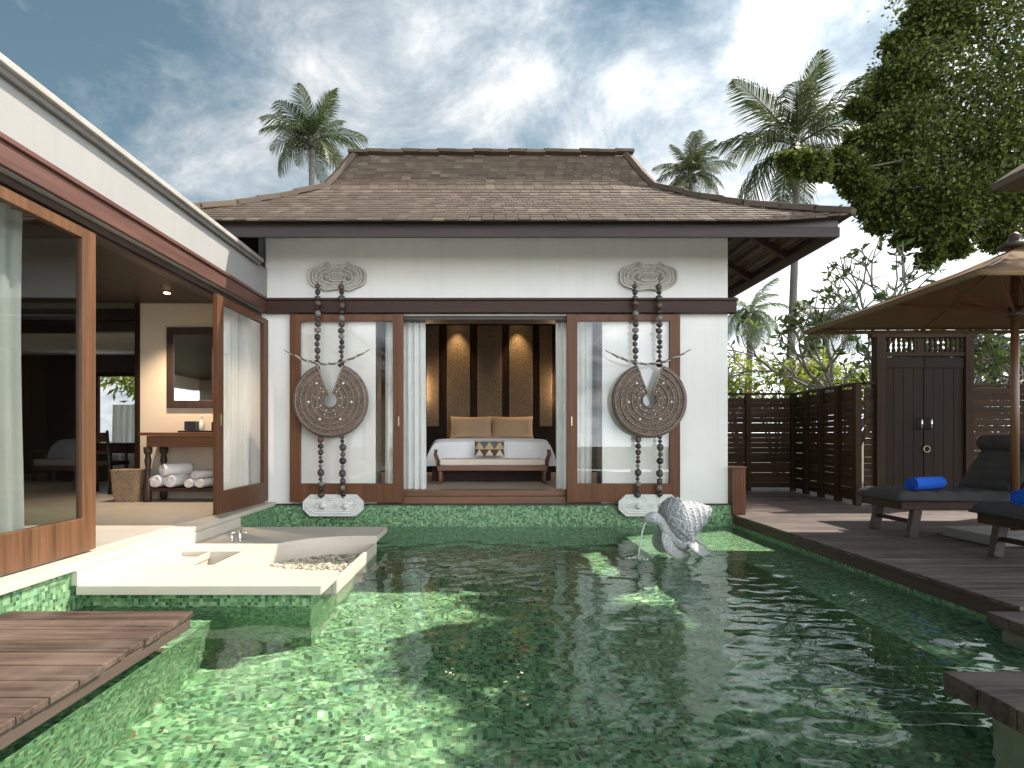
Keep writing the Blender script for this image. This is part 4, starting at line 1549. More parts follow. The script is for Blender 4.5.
def flipper(pts, widths, nrm, lab='flipper'):
    mb = MB()
    pts = [Vector(p_) for p_ in pts]
    rings = []
    for i, p_ in enumerate(pts):
        d = (pts[min(i + 1, len(pts) - 1)] - pts[max(i - 1, 0)]).normalized()
        s = d.cross(Vector(nrm)).normalized()
        nn = s.cross(d).normalized()
        rings.append([p_ + s * widths[i] * cos(a) + nn * 0.028 * (0.4 + widths[i] * 6) * sin(a) for a in np.linspace(0, 2 * pi, 12, endpoint=False)])
    mb.loft(rings)
    mb.build('flipper', M['statue_smooth'], tur, smooth=True, sub=1)


flipper([at(666, 530, 5.86), at(667.5, 538, 5.84), at(672, 546, 5.88), at(679, 552, 5.95), at(687, 556.5, 6.02), at(692, 559.5, 6.04)], [0.045, 0.085, 0.10, 0.085, 0.055, 0.015], (0.05, -1, 0.25))
flipper([at(664, 529, 6.08), at(659, 534, 6.15), at(657.5, 541, 6.2), at(661, 548, 6.2), at(668, 553, 6.2)], [0.04, 0.07, 0.08, 0.065, 0.015], (0.1, -1, 0.25))
flipper([at(688, 540, 5.85), at(692, 545, 5.88), at(698, 549.5, 6.0), at(705, 552.5, 6.18), at(710, 555, 6.25)], [0.06, 0.085, 0.09, 0.07, 0.02], (0.1, -1, 0.8))
flipper([at(694, 537, 6.25), at(700, 542, 6.3), at(708, 547, 6.5)], [0.04, 0.05, 0.02], (0.3, -1, 1.2))
mb = MB()
pts, rs = [], []
m0 = at(647, 522.3, 5.85)
for i in range(15):
    u = i / 14
    pts.append((m0.x - 0.085 * u, m0.y, m0.z + 0.015 * u * (1 - u) - 0.35 * u * u))
    rs.append(0.0065 + 0.004 * sin(u * 17) ** 2)
mb.tube(pts, rs, 8)
jr = random.Random(4)
for i in range(26):
    t = jr.uniform(0, 6.28)
    q_ = jr.uniform(0.01, 0.09)
    mb.ball((pts[-1][0] + q_ * cos(t), pts[-1][1] + q_ * sin(t), WZ + jr.uniform(-.004, .03) * (1 - q_ * 8)), jr.uniform(.005, .013), 6, 4)
jet = tag(mb.build('water_jet', M['splash'], smooth=True, centre=True), 'thin stream of water pouring from the turtle mouth', 'water jet')
pl_ = thing('pool_light', 'round pale pool light set in the shallow right shelf', 'pool light', (2.66, -4.41, -0.43))
MB().lathe([(0.085, 0.0), (0.085, 0.012), (0.07, 0.018)], (2.66, -4.41, -0.429), 24).build('rim', M['chrome'], pl_, smooth=False)
MB().lathe([(0.062, 0.0), (0.055, 0.008)], (2.66, -4.41, -0.4105), 24).build('lens', M['shell_white'], pl_)
# ------------------------------------------------------------------ planter post at the deck corner
pl = thing('planter_box', 'tall square brown wooden planter against the pavilion corner', 'planter', (3.23, 0.0, -0.14))
m = MB()
for i in range(5):
    x = 3.125 + i * 0.034
    m.box(x, x + 0.032, -0.10, -0.075, -0.138, 0.45)
    m.box(x, x + 0.032, 0.085, 0.11, -0.138, 0.45)
m.box(3.126, 3.148, -0.075, 0.085, -0.138, 0.45)
m.box(3.271, 3.293, -0.075, 0.085, -0.138, 0.45)
m.build('planter_body', M['teak_dark'], pl, bevel=0.003)
part('planter_rim', M['teak_dark'], pl, (3.115, 3.303, -0.112, -0.07, 0.451, 0.475), (3.115, 3.303, 0.08, 0.122, 0.451, 0.475), (3.115, 3.15, -0.07, 0.08, 0.451, 0.475), (3.268, 3.303, -0.07, 0.08, 0.451, 0.475))
part('planter_soil', M['soil'], pl, (3.15, 3.27, -0.07, 0.08, 0.36, 0.40), bevel=0)


# ------------------------------------------------------------------ foliage helpers
def leaf_array(pts, dirs, size, rng_np, width=0.5, fold=0.25):
    """one folded diamond leaf per point, numpy"""
    n = len(pts)
    L = size * rng_np.uniform(0.7, 1.3, n)[:, None]
    d = dirs / np.linalg.norm(dirs, axis=1)[:, None]
    r = rng_np.normal(size=(n, 3))
    s = np.cross(d, r)
    s /= np.linalg.norm(s, axis=1)[:, None] + 1e-9
    nn = np.cross(s, d)
    a = pts
    b = pts + d * L * 0.5 + s * L * width * 0.5 + nn * L * fold * 0.3
    c = pts + d * L - nn * L * fold * 0.3
    e = pts + d * L * 0.5 - s * L * width * 0.5 + nn * L * fold * 0.3
    V = np.stack([a, b, c, e], 1).reshape(-1, 3)
    return V


def mesh_from_quads(name, V, mat, parent=None, off=None):
    n = len(V) // 4
    me = bpy.data.meshes.new(name)
    if parent is not None:
        V = V - np.array(WLOC[parent.name])
    me.vertices.add(len(V))
    me.vertices.foreach_set('co', V.astype(np.float32).ravel())
    me.loops.add(n * 4)
    me.loops.foreach_set('vertex_index', np.arange(n * 4, dtype=np.int32))
    me.polygons.add(n)
    me.polygons.foreach_set('loop_start', np.arange(0, n * 4, 4, dtype=np.int32))
    me.update(calc_edges=True)
    me.validate()
    me.materials.append(mat)
    o = bpy.data.objects.new(name, me)
    COL.objects.link(o)
    if parent is not None:
        o.parent = parent
    WLOC[o.name] = WLOC[parent.name].copy() if parent is not None else Vector((0, 0, 0))
    return o


def blob_leaves(blobs, per, size, seed, clumps=14, spread=0.22, droop=0.3, width=0.5):
    """blobs (centre, radius): leaves in clumps near each blob's surface and inside"""
    R = np.random.default_rng(seed)
    P, D = [], []
    for (c, r) in blobs:
        c = np.array(c)
        r3 = np.array(r) if isinstance(r, (tuple, list)) else np.array((r, r, r * 0.8))
        nc = clumps
        for _ in range(nc):
            v = R.normal(size=3)
            v /= np.linalg.norm(v)
            cc = c + v * r3 * R.uniform(0.35, 1.0)
            k = max(3, int(per / nc * R.uniform(0.5, 1.5)))
            sp = r3.mean() * spread * R.uniform(0.7, 1.3)
            pp = cc + R.normal(size=(k, 3)) * sp * np.array((1, 1, 0.65))
            dd = (pp - cc) / (sp + 1e-6) * 0.7 + R.normal(size=(k, 3)) * 0.6 + v * 0.4 - np.array((0, 0, droop))
            P.append(pp)
            D.append(dd)
    P, D = np.concatenate(P), np.concatenate(D)
    return leaf_array(P, D, size, R, width), P


# ------------------------------------------------------------------ palms
def frond_mesh(name, L, nleaf, leaf_len, droop, seed, lw=0.035):
    R = random.Random(seed)
    mb = MB()
    pts = []
    n = 16
    for i in range(n + 1):
        u = i / n
        pts.append(Vector((L * (u - 0.12 * droop * u * u), 0, L * (0.22 * u - droop * 0.62 * u ** 2.1))))
    mb.tube(pts, [0.035 * (1 - 0.85 * i / n) * L / 3.2 for i in range(n + 1)], 5)
    for i in range(nleaf):
        u = 0.12 + 0.87 * i / (nleaf - 1)
        k = u * n
        a = int(min(k, n - 1))
        p_ = pts[a].lerp(pts[a + 1], k - a)
        d = (pts[a + 1] - pts[a]).normalized()
        up = Vector((-d.z, 0, d.x))
        ll = leaf_len * (sin(pi * min(1, 0.16 + u * 0.86)) ** 0.7) * R.uniform(0.85, 1.1) + 0.12
        for sgn in (-1, 1):
            side = Vector((0, sgn, 0))
            e = (d * (0.55 + 0.5 * u) + side * R.uniform(0.75, 0.95) + up * R.uniform(0.05, 0.3)).normalized()
            q1 = p_ + e * ll * 0.5
            q2 = p_ + e * ll * 0.95 - Vector((0, 0, 1)) * ll * R.uniform(0.35, 0.75)
            w = lw * L / 3.2
            wv = d * w
            mb.add([p_ - wv * .6, p_ + wv * .6, q1 + wv, q1 - wv], [(0, 1, 2, 3)])
            mb.add([q1 - wv, q1 + wv, q2 + wv * .15, q2 - wv * .15], [(0, 1, 2, 3)])
    me = bpy.data.meshes.new(name)
    me.from_pydata([tuple(v) for v in mb.v], [], mb.f)
    return me


def palm(px, py, d, R_px, seed, label, mat, tr_r, lean=0.0, nf=20, elev=(1.25, -0.55), base_z=-0.3, specs=None):
    c = at(px, py, d)
    S = R_px * d / F
    rngp = random.Random(seed)
    root = thing('palm_tree', label, 'palm tree', (c.x - lean, c.y, base_z), 'coconut palms beyond the villa')
    h = c.z - base_z
    pts = [(c.x - lean * (1 - u) ** 1.6, c.y, base_z + h * u) for u in np.linspace(0, 1, 14)]
    m_ = MB()
    m_.tube(pts, [tr_r * (1.25 - 0.4 * u) for u in np.linspace(0, 1, 14)], 10)
    m_.build('trunk', M['palm_trunk'], root, smooth=True)
    m_ = MB()
    m_.ball((c.x, c.y, c.z), (tr_r * 1.7, tr_r * 1.7, tr_r * 2.4), 10, 8)
    for i in range(7):
        a = rngp.uniform(0, 6.28)
        m_.ball((c.x + cos(a) * tr_r * 2, c.y + sin(a) * tr_r * 2, c.z - tr_r * rngp.uniform(1, 2.6)), tr_r * 0.75, 8, 6)
    m_.build('crown_shaft', M['bark'], root, smooth=True)
    ms = []
    for i, dr in enumerate((0.35, 0.7, 1.05)):
        me = frond_mesh('frond', S, 58, S * 0.30, dr, seed * 10 + i, 0.026)
        me.materials.append(mat)
        ms.append(me)
    for i in range(nf):
        u = (i + 0.5) / nf
        az = i * 2.39996 + rngp.uniform(-.25, .25)
        el = elev[0] + (elev[1] - elev[0]) * u ** 0.85 + rngp.uniform(-.12, .12)
        o = bpy.data.objects.new('frond', ms[0] if el > 0.75 else (ms[1] if el > 0.1 else ms[2]))
        COL.objects.link(o)
        o.parent = root
        o.location = (c - WLOC[root.name]) + Vector((0, 0, rngp.uniform(0, tr_r)))
        o.rotation_euler = (rngp.uniform(-.4, .4), -el + 0.15, az)
        o.scale = (rngp.uniform(.85, 1.08),) * 3
    return root


palm(312, 142, 38, 57, 1, 'full crowned dark coconut palm rising behind the left end of the roof', M['leaf_palm'], 0.2, 0.3, 21, (1.3, -0.35))
palm(797, 148, 27, 94, 2, 'tall coconut palm with a bare grey trunk right of the roof', M['leaf_palm'], 0.155, 0.55, 21, (1.4, -0.6))
palm(691, 176, 55, 42, 3, 'distant coconut palm showing only its crown above the roof slope', M['leaf_palm'], 0.2, 0.0, 26, (1.35, -0.4))
palm(750, 312, 40, 40, 4, 'hazy drooping coconut palm seen under the right eave', M['leaf_haze'], 0.2, 0.2, 20, (1.0, -0.8))
palm(826, 322, 36, 46, 5, 'small coconut palm hidden behind the bare branched plumeria', M['leaf_palm'], 0.2, 0.2, 16, (1.0, -0.8))

# ------------------------------------------------------------------ plumeria


def plumeria(loc, height, seed, label, depth=5, spread=0.6, leafs=9, lean=(0, 0, 1), bias=(0, 0, 0)):
    R = random.Random(seed)
    root = thing('plumeria_tree', label, 'tree', loc, 'plumeria trees behind the fence')
    mb = MB()
    tips = []
    loc = Vector(loc)

    def grow(p_, d, L, r, lev):
        mid = p_ + d * L * 0.5 + Vector((R.uniform(-1, 1), R.uniform(-1, 1), 0)) * L * 0.06
        q_ = p_ + d * L
        mb.tube([p_, mid, q_], [r, r * 0.92, r * 0.84], 7)
        if lev == 0:
            tips.append((q_, d))
            return
        n_ = 3 if R.random() < 0.55 else 2
        a0 = R.uniform(0, 6.28)
        s = d.cross(Vector((0.3, 0.9, 0.1))).normalized()
        t_ = d.cross(s)
        for i in range(n_):
            a = a0 + i * 2 * pi / n_ + R.uniform(-.4, .4)
            nd_ = (d + (s * cos(a) + t_ * sin(a)) * spread * R.uniform(.8, 1.3) + Vector((0, 0, 0.12)) + Vector(bias) * 0.15).normalized()
            if R.random() < 0.12 and lev < 3:
                tips.append((q_, d))
                continue
            grow(q_, nd_, L * R.uniform(.68, .92), r * 0.74, lev - 1)
    grow(loc, Vector(lean).normalized(), height * 0.27, 0.085, depth)
    mb.build('trunk', M['plumeria_bark'], root, smooth=True)
    RN = np.random.default_rng(seed)
    P, D = [], []
    for (q_, d) in tips:
        k = R.choice((0, 2, leafs // 2, leafs // 2, leafs))
        for i in range(k):
            a = R.uniform(0, 6.28)
            s = d.cross(Vector((0.2, 0.9, 0.3))).normalized()
            t_ = d.cross(s)
            P.append(q_ - d * R.uniform(0, 0.06))
            D.append(d * R.uniform(.3, .9) + (s * cos(a) + t_ * sin(a)) * 1.0)
    V = leaf_array(np.array([tuple(q_) for q_ in P]), np.array([tuple(q_) for q_ in D]), 0.19, RN, 0.36, 0.2)
    mesh_from_quads('crown', V, M['leaf_plumeria'], root)
    return root


plumeria((7.9, 5.2, -0.3), 4.75, 11, 'sparse plumeria with forked bare branches behind the slatted fence', 6, 0.62)
plumeria((7.1, 3.9, -0.3), 3.4, 17, 'low plumeria with twiggy branches just left of the gate', 5, 0.75)
plumeria((9.3, 3.2, -0.3), 3.0, 14, 'dense twiggy plumeria behind the fence right of the gate', 6, 0.8, 7)
plumeria((10.6, 4.4, -0.3), 3.2, 19, 'second twiggy plumeria behind the fence at the right edge', 6, 0.8, 7)

# ------------------------------------------------------------------ bushes


def bush(px, py, d, r, seed, label, mat, leaf=0.13, n=900):
    c = at(px, py, d)
    root = thing('bush', label, 'bush', (c.x, c.y, -0.3), 'bushes behind the fence')
    R = random.Random(seed)
    bl = []
    for i in range(7):
        bl.append(((c.x + R.uniform(-.7, .7) * r, c.y + R.uniform(-.5, .5) * r, c.z + R.uniform(-.9, .35) * r), r * R.uniform(.4, .65)))
    V, P = blob_leaves(bl, n // 7 * 2, leaf, seed, 12, 0.28, 0.35, 0.34)
    mesh_from_quads('crown', V, mat, root)
    mb = MB()
    for b_, rr_ in bl:
        mb.tube([(c.x + R.uniform(-.1, .1), c.y, -0.3), ((c.x + b_[0]) / 2, (c.y + b_[1]) / 2, b_[2] * 0.5), b_], [0.04, 0.025, 0.01], 6)
    mb.build('trunk', M['bark'], root, smooth=True)


bush(742, 378, 16.2, 0.95, 31, 'bright yellow green bush right beside the pavilion corner', M['leaf_bush'])
bush(778, 380, 16.0, 0.95, 32, 'lush drooping bush behind the middle of the far fence', M['leaf_bush'], 0.16)
bush(812, 378, 16.6, 1.0, 33, 'leafy green bush behind the bend of the slatted fence', M['leaf_bush'], 0.15)
bush(845, 384, 16.0, 0.8, 34, 'yellowish bush just left of the gate post', M['leaf_bush'])
bush(925, 360, 15.5, 1.5, 35, 'tall bush behind the gate lattice', M['leaf_bush'], 0.15, 1400)
bush(1000, 372, 15.5, 1.5, 36, 'broad bush behind the fence right of the gate', M['leaf_plumeria'], 0.15, 1400)
c = Vector((-6.6, 5.4, 0.9))
root = thing('bush', 'leafy green plant outside the window of the side room', 'bush', (c.x, c.y, -0.3))
V, P = blob_leaves([((-6.3, 5.2, 2.0), 0.6), ((-7.1, 5.3, 1.7), 0.7), ((-7.6, 5.4, 2.2), .7), ((-6.7, 5.1, 1.2), 0.6)], 420, 0.2, 41, 12, 0.3, 0.4, 0.3)
mesh_from_quads('crown', V, M['leaf_bush'], root)
MB().tube([(-6.6, 5.3, -0.3), (-6.7, 5.3, 1.0), (-6.9, 5.3, 1.8)], [0.05, 0.04, 0.02], 6).build('trunk', M['bark'], root)

# ------------------------------------------------------------------ big tree
TD = 1.7


def tb(px, py, d, rpx):
    q_ = at(px, py, d * TD)
    blobs.append(((q_.x, q_.y, q_.z), rpx * d * TD / F))


def grow_tree(label, base, fork, blobs, per, leaf, seed, clumps=26, trunk_r=0.3, skip=2, twigs=()):
    tree = thing('broadleaf_tree', label, 'tree', base, 'broadleaf trees over the deck')
    V, _ = blob_leaves(blobs, per, leaf, seed, clumps, 0.24, 0.35, 0.55)
    mesh_from_quads('crown', V, M['leaf_tree'], tree)
    mb = MB()
    base, fork = Vector(base), Vector(fork)
    mb.tube([base, base + Vector((0, 0, .25)), base.lerp(fork, .5) + Vector((.08, .05, 0)), fork], [trunk_r * 1.2, trunk_r * .9, trunk_r * .75, trunk_r * .7], 12)
    trng = random.Random(seed)
    for i, (b_, r_) in enumerate(blobs):
        b_ = Vector(b_)
        if i % skip or b_.x < 7.3 and skip > 1:
            continue
        mid = fork.lerp(b_, 0.5) + Vector((trng.uniform(-.3, .3), trng.uniform(-.3, .3), 0.35))
        mb.tube([fork, fork.lerp(mid, .5) + Vector((0, 0, .1)), mid, b_], [trunk_r * .4, trunk_r * .28, trunk_r * .17, 0.014], 6)
    for tw_ in twigs:
        mb.tube(tw_, [0.028 - 0.022 * i / (len(tw_) - 1) for i in range(len(tw_))], 6)
    mb.build('trunk', M['bark'], tree, smooth=True)


blobs = []
for a in ((960, 20, 8.2, 42), (935, 28, 8.4, 30), (1005, 25, 8.2, 50), (904, 78, 8.3, 30), (935, 85, 8.1, 50), (990, 95, 8, 55),
          (890, 120, 8.2, 28), (910, 140, 8.0, 46), (965, 160, 7.9, 50), (1015, 150, 8.0, 45), (888, 162, 8.1, 22), (840, 158, 7.3, 10),
          (900, 190, 7.9, 36), (945, 200, 7.8, 38), (990, 195, 7.8, 40), (925, 228, 7.7, 20), (948, 218, 7.7, 24), (880, 200, 8.0, 20), (1020, 195, 8, 36),
          (803, 165, 6.6, 12), (820, 168, 6.8, 12), (788, 161, 6.5, 7), (862, 190, 7.6, 14), (850, 172, 7.5, 13), (1040, 60, 8, 60), (1070, 130, 8, 60), (1090, 40, 8, 70),
          (940, -30, 8.2, 45), (990, -40, 8.2, 60), (1050, -60, 8, 70), (905, 165, 8.2, 40), (885, 98, 8.3, 20), (975, 180, 8.2, 40), (1000, 215, 8, 28), (965, 225, 8, 22), (890, 215, 8, 18), (910, 205, 8, 26), (1035, 190, 8, 45), (905, 90, 8.4, 34), (950, 130, 8.4, 45), (905, 240, 7.9, 9), (955, 248, 7.9, 10), (930, 258, 7.9, 9), (880, 224, 8, 9), (1000, 238, 8, 12), (868, 205, 8, 10), (925, 8, 8.3, 16), (900, 45, 8.3, 14), (858, 108, 8.2, 10), (858, 140, 8.2, 10)):
    tb(*a)
grow_tree('large dark broadleaf tree filling the upper right corner behind the gate', (15.2, 5.6, -0.3), (14.6, 5.6, 6.0), blobs, 2600, 0.105, 51, 32, 0.2, 2,
          [[at(960, 160, 13.4), at(905, 160, 13.3), at(862, 168, 12.7), at(838, 164, 12.2), at(815, 168, 11.5), at(790, 162, 11.1)], [at(905, 160, 13.3), at(890, 190, 13.2), at(865, 192, 12.9)]])
blobs2 = [(a[:3], a[3]) for a in ((6.35, 0.0, 7.2, 0.45), (6.1, -0.9, 7.3, 0.55), (6.3, -1.75, 7.0, 0.6), (6.5, -2.6, 7.0, 0.65), (7.2, -1.2, 7.4, 0.7),
          (7.2, -2.2, 7.2, 0.85), (7.2, -3.2, 6.9, 0.8), (8.0, -2.8, 7.1, 0.9), (6.9, -3.9, 7.1, 0.75), (8.0, -4.2, 6.9, 0.9), (8.4, -1.9, 7.2, 0.8), (6.9, -0.5, 7.4, 0.5))]
grow_tree('broadleaf tree beside the deck whose crown shades the right of the pool', (8.9, -3.2, -0.14), (8.4, -3.1, 3.9), blobs2, 2600, 0.12, 52, 34, 0.2, 1)

# neighbouring roof corner that shows through the crown at the right edge
nr = thing('garden_pavilion', 'small shingled pavilion roof corner showing at the right edge', 'building', (8.6, -0.6, -0.14))
m = MB()
e = at(992, 184, 9.0)
ex, ey, ez = e.x, e.y, e.z
cs = [(ex, ey - 3, ez), (ex + 3, ey - 3, ez), (ex + 3, ey, ez), (ex, ey, ez)]
m.add(cs + [(ex + 1.5, ey - 1.5, ez + 1.2)] + [(x, y, z - 0.1) for x, y, z in cs], [(0, 1, 4), (1, 2, 4), (2, 3, 4), (3, 0, 4), (5, 6, 1, 0), (6, 7, 2, 1), (7, 8, 3, 2), (8, 5, 0, 3), (8, 7, 6, 5)])
m.build('roof', M['shingle'], nr)
for x in (ex + 1.0, ex + 2.6):
    for y in (ey - 2.6, ey - 0.4):
        MB().box(x - .07, x + .07, y - .07, y + .07, -0.14, ez - .101).build('post', M['brown_z'], nr)

# ------------------------------------------------------------------ fences and gate


def fence_run(a, b, zb, zt_, label, npost, mat_h, first=True, last=True):
    a, b = Vector(a), Vector(b)
    d = (b - a)
    L = d.length
    d.normalize()
    nrm = Vector((d.y, -d.x, 0))
    mid = (a + b) / 2
    root = thing('slatted_fence', label, 'fence', (mid.x, mid.y, zb), 'dark slatted fence runs')
    m_ = MB()
    z = zb + 0.06
    fr_ = random.Random(int(L * 1000))
    while z < zt_ - 0.1:
        h = 0.089
        m_.beam((a.x, a.y, z + h / 2 + fr_.uniform(-.003, .003)), (b.x, b.y, z + h / 2 + fr_.uniform(-.003, .003)), 0.02, h, nrm + Vector((0, 0, 0.001)) if False else (0, 0, 1))
        z += 0.092
    m_.build('slat_panel', mat_h, root, bevel=0.002)
    m_ = MB()
    m_.beam((a.x, a.y, zt_ - 0.02), (b.x, b.y, zt_ - 0.02), 0.09, 0.035)
    m_.build('top_rail', mat_h, root, bevel=0.003)
    for i in range(npost + 1):
        if (i == 0 and not first) or (i == npost and not last):
            continue
        q_ = a.lerp(b, i / npost) + nrm * 0.03
        MB().box(q_.x - .045, q_.x + .045, q_.y - .045, q_.y + .045, zb, zt_ - 0.04).build('post', M['fence_z'], root, bevel=0.004)
    return root


DK = -0.14
fence_run((3.12, 3.42, 0), (5.62, 3.42, 0), DK, 1.67, 'dark slatted fence at the back of the deck beside the pavilion', 3, M['fence_x'])
fence_run((5.62, 3.34, 0), (5.42, 1.02, 0), DK, 1.66, 'dark slatted fence run returning forward at the deck corner', 4, M['fence_y'], False)
fence_run((5.48, 1.0, 0), (5.62, 1.0, 0), DK, 1.66, 'short slatted fence piece joining the gate on its left', 1, M['fence_x'], False, False)
fence_run((7.04, 1.0, 0), (9.6, 1.0, 0), DK, 1.63, 'dark slatted fence right of the gate behind the loungers', 3, M['fence_x'], False)

gate = thing('garden_gate', 'tall dark double leaf wooden gate with a lattice of slots on top', 'gate', (6.33, 1.0, DK))
gx0, gx1 = 5.62, 7.03
for x in (gx0, gx1 - 0.12):
    part('gate_post', M['fence_z'], gate, (x, x + .12, 0.92, 1.06, DK, 2.36), bevel=0.005)
part('lintel', M['fence_x'], gate, (gx0 - .06, gx1 + .06, 0.93, 1.05, 2.30, 2.38), (gx0 + .121, gx1 - .121, 0.94, 1.04, 2.03, 2.09), bevel=0.005)
m = MB()
n = 15
for i in range(n + 1):
    x = gx0 + 0.13 + (gx1 - gx0 - 0.26) * i / n
    if i == 7:
        m.box(x - .05, x + .05, 0.97, 1.01, 2.0905, 2.2995)
    m.lathe([(0.025, 0), (0.03, 0.03), (0.017, 0.07), (0.028, 0.105), (0.017, 0.14), (0.03, 0.18), (0.025, 0.2095)], (x, 0.99, 2.09), 8)
m.build('lattice', M['fence_z'], gate)
mx = (gx0 + gx1) / 2
for (a, b, hx) in ((gx0 + .125, mx - .004, mx - .07), (mx + .004, gx1 - .125, mx + .07)):
    m = MB()
    k = 4
    w = (b - a) / k
    for i in range(k):
        m.box(a + i * w + .002, a + (i + 1) * w - .002, 0.965, 1.0, DK + .03, 2.02)
    m.box(a, b, 0.95, 0.964, DK + .05, DK + .2)
    m.box(a, b, 0.95, 0.964, 1.86, 2.0)
    leaf = m.build('gate_leaf', M['dark_z'], gate, bevel=0.003)
    MB().tube([(hx, 0.945, 1.13), (hx, 0.90, 1.11), (hx, 0.90, 0.99), (hx, 0.945, 0.97)], 0.014, 8).build('handle', M['chrome'], leaf, smooth=True)
m = MB()
m.tube([(mx + .03 + .045 * cos(t), 0.94, 0.68 + .045 * sin(t)) for t in np.linspace(0, 2 * pi, 20)], 0.008, 6)
m.build('ring_pull', M['brass'], gate, smooth=True)

# ------------------------------------------------------------------ loungers
lg = 'charcoal sun loungers on the deck'
LX, LY = 4.05, -1.58
lou = thing('sun_lounger', 'charcoal padded sun lounger with raised back in front of the gate', 'sun lounger', (LX + 1.0, LY, DK), lg)
part('frame', M['brown_x'], lou, (LX + .03, LX + 1.95, LY - .33, LY - .28, 0.14, 0.225), (LX + .03, LX + 1.95, LY + .28, LY + .33, 0.14, 0.225), (LX + .03, LX + .08, LY - .28, LY + .28, 0.14, 0.225), (LX + 1.9, LX + 1.95, LY - .28, LY + .28, 0.14, 0.225), (LX + 1.1, LX + 1.15, LY - .28, LY + .28, 0.15, 0.22))
for x in (LX + .2, LX + 1.7):
    for y in (LY - .29, LY + .29):
        sg = -1 if x < LX + 1 else 1
        m = MB().beam((x + sg * .05, y, DK), (x, y, 0.142), 0.085, 0.07, (0, 1, 0))
        m.build('leg', M['brown_z'], lou, bevel=0.006)
MB().box(LX + .17, LX + .21, LY - .25, LY + .25, -0.01, 0.03).build('stretcher', M['brown_x'], lou, bevel=0.004)
m = MB()


def pad_fn(u, v):
    x = LX - 0.02 + 1.22 * u
    y = LY - 0.36 + 0.72 * v
    e = min(u, 1 - u, v, 1 - v) * 14
    e = min(1, max(0, e)) ** 0.5
    q_ = 0.02 * abs(sin(pi * 6 * u)) ** 0.5 * (0.75 + 0.25 * abs(sin(pi * 3 * v)) ** 0.5) * e
    return (x, y, 0.245 + 0.062 * e + q_)


m.grid(pad_fn, 60, 24)
m.grid(lambda u, v: (LX - 0.02 + 1.22 * u, LY - 0.36 + 0.72 * (1 - v), 0.245), 2, 2)
m.box(LX - .02, LX + 1.2, LY - .36, LY + .36, 0.227, 0.2445)
m.build('seat_pad', M['charcoal'], lou, smooth=True)
BP0, BP1 = Vector((LX + 1.12, 0, 0.27)), Vector((LX + 1.46, 0, 0.80))
bd = (BP1 - BP0).normalized()
bn = Vector((-bd.z, 0, bd.x))
m = MB()
m.grid(lambda u, v: tuple(Vector((0, LY - .36 + .72 * v, 0)) + BP0.lerp(BP1, u) + bn * (0.06 + 0.012 * abs(sin(pi * 5 * u)) ** .5) * min(1, min(u, 1 - u, v, 1 - v) * 14 + .02) ** .5), 48, 24)
m.grid(lambda u, v: tuple(Vector((0, LY - .36 + .72 * (1 - v), 0)) + BP0.lerp(BP1, u) - bn * 0.02), 2, 2)
m.build('backrest', M['charcoal'], lou, smooth=True)
m = MB()
for y in (LY - .25, LY + .25):
    m = MB().beam((BP0.x, y, BP0.z - .045), tuple(BP1 + Vector((0, y, -.045)) - Vector((0, 0, 0))), 0.05, 0.035, (0, 1, 0))
    m.beam((LX + 1.8, y, 0.19), (LX + 1.36, y, 0.56), 0.04, 0.04, (0, 1, 0))
    m.build('back_frame', M['brown_x'], lou)
hc = BP1 + bn * 0.07 - bd * 0.05
MB().lathe([(0.05, -0.35), (0.085, -0.33), (0.09, 0.0), (0.085, 0.33), (0.05, 0.35)], (hc.x, LY, hc.z), 18, 'y').build('head_roll', M['charcoal'], lou, smooth=True)
dup(lou, (LX + 1.04, LY - 1.55, DK), 'charcoal padded sun lounger at the right edge nearest the pool platform', lg)
bgp = 'blue rolled towels on the loungers'
towel_roll('blue_towel', M['blue_towel'], (LX + .18, LY - .24, 0.318 + .07), (LX + .60, LY - .06, 0.318 + .07), 0.075, 'bright blue rolled towel on the lounger before the gate', bgp)
towel_roll('blue_towel', M['blue_towel'], (LX + .12, LY - 1.55 - .02, 0.318 + .07), (LX + .56, LY - 1.55 + .14, 0.318 + .07), 0.075, 'bright blue rolled towel on the lounger at the right edge', bgp)

# ------------------------------------------------------------------ umbrella
UX, UY = 5.07, -2.06
um = thing('parasol', 'large square tan canvas parasol on a wooden pole over the loungers', 'parasol', (UX, UY, DK + 0.1))
AZ, CZ, H = 2.68, 2.125, 1.36
m = MB()
rot = radians(-1.5)


def crn(a, b, z):
    return Vector((UX + a * cos(rot) - b * sin(rot), UY + a * sin(rot) + b * cos(rot), z))


NC = 14
for (c0_, c1_) in (((-1, -1), (1, -1)), ((1, -1), (1, 1)), ((1, 1), (-1, 1)), ((-1, 1), (-1, -1))):
    def fn(u, v):
        a = c0_[0] + (c1_[0] - c0_[0]) * u
        b = c0_[1] + (c1_[1] - c0_[1]) * u
        s = 1 - v
        sag = 0.035 * sin(pi * v) * 1 + 0.045 * (1 - abs(2 * u - 1)) * s * s * 0
        edge = 1 - 0.025 * sin(pi * u) * s
        return tuple(crn(a * H * s * edge, b * H * s * edge, CZ + (AZ - CZ) * v - sag + 0.0))
    m.grid(fn, NC, NC)
can = m.build('canopy', M['canvas'], um, smooth=True, solid=0.006)
m = MB()
for (c0_, c1_) in (((-1, -1), (1, -1)), ((1, -1), (1, 1)), ((1, 1), (-1, 1)), ((-1, 1), (-1, -1))):
    def fn(u, v):
        a = (c0_[0] + (c1_[0] - c0_[0]) * u) * H * (1 - 0.025 * sin(pi * u))
        b = (c0_[1] + (c1_[1] - c0_[1]) * u) * H * (1 - 0.025 * sin(pi * u))
        return tuple(crn(a, b, CZ - 0.005 - 0.045 * v))
    m.grid(fn, NC, 1)
m.build('hem', M['canvas'], can, smooth=True, solid=0.004)
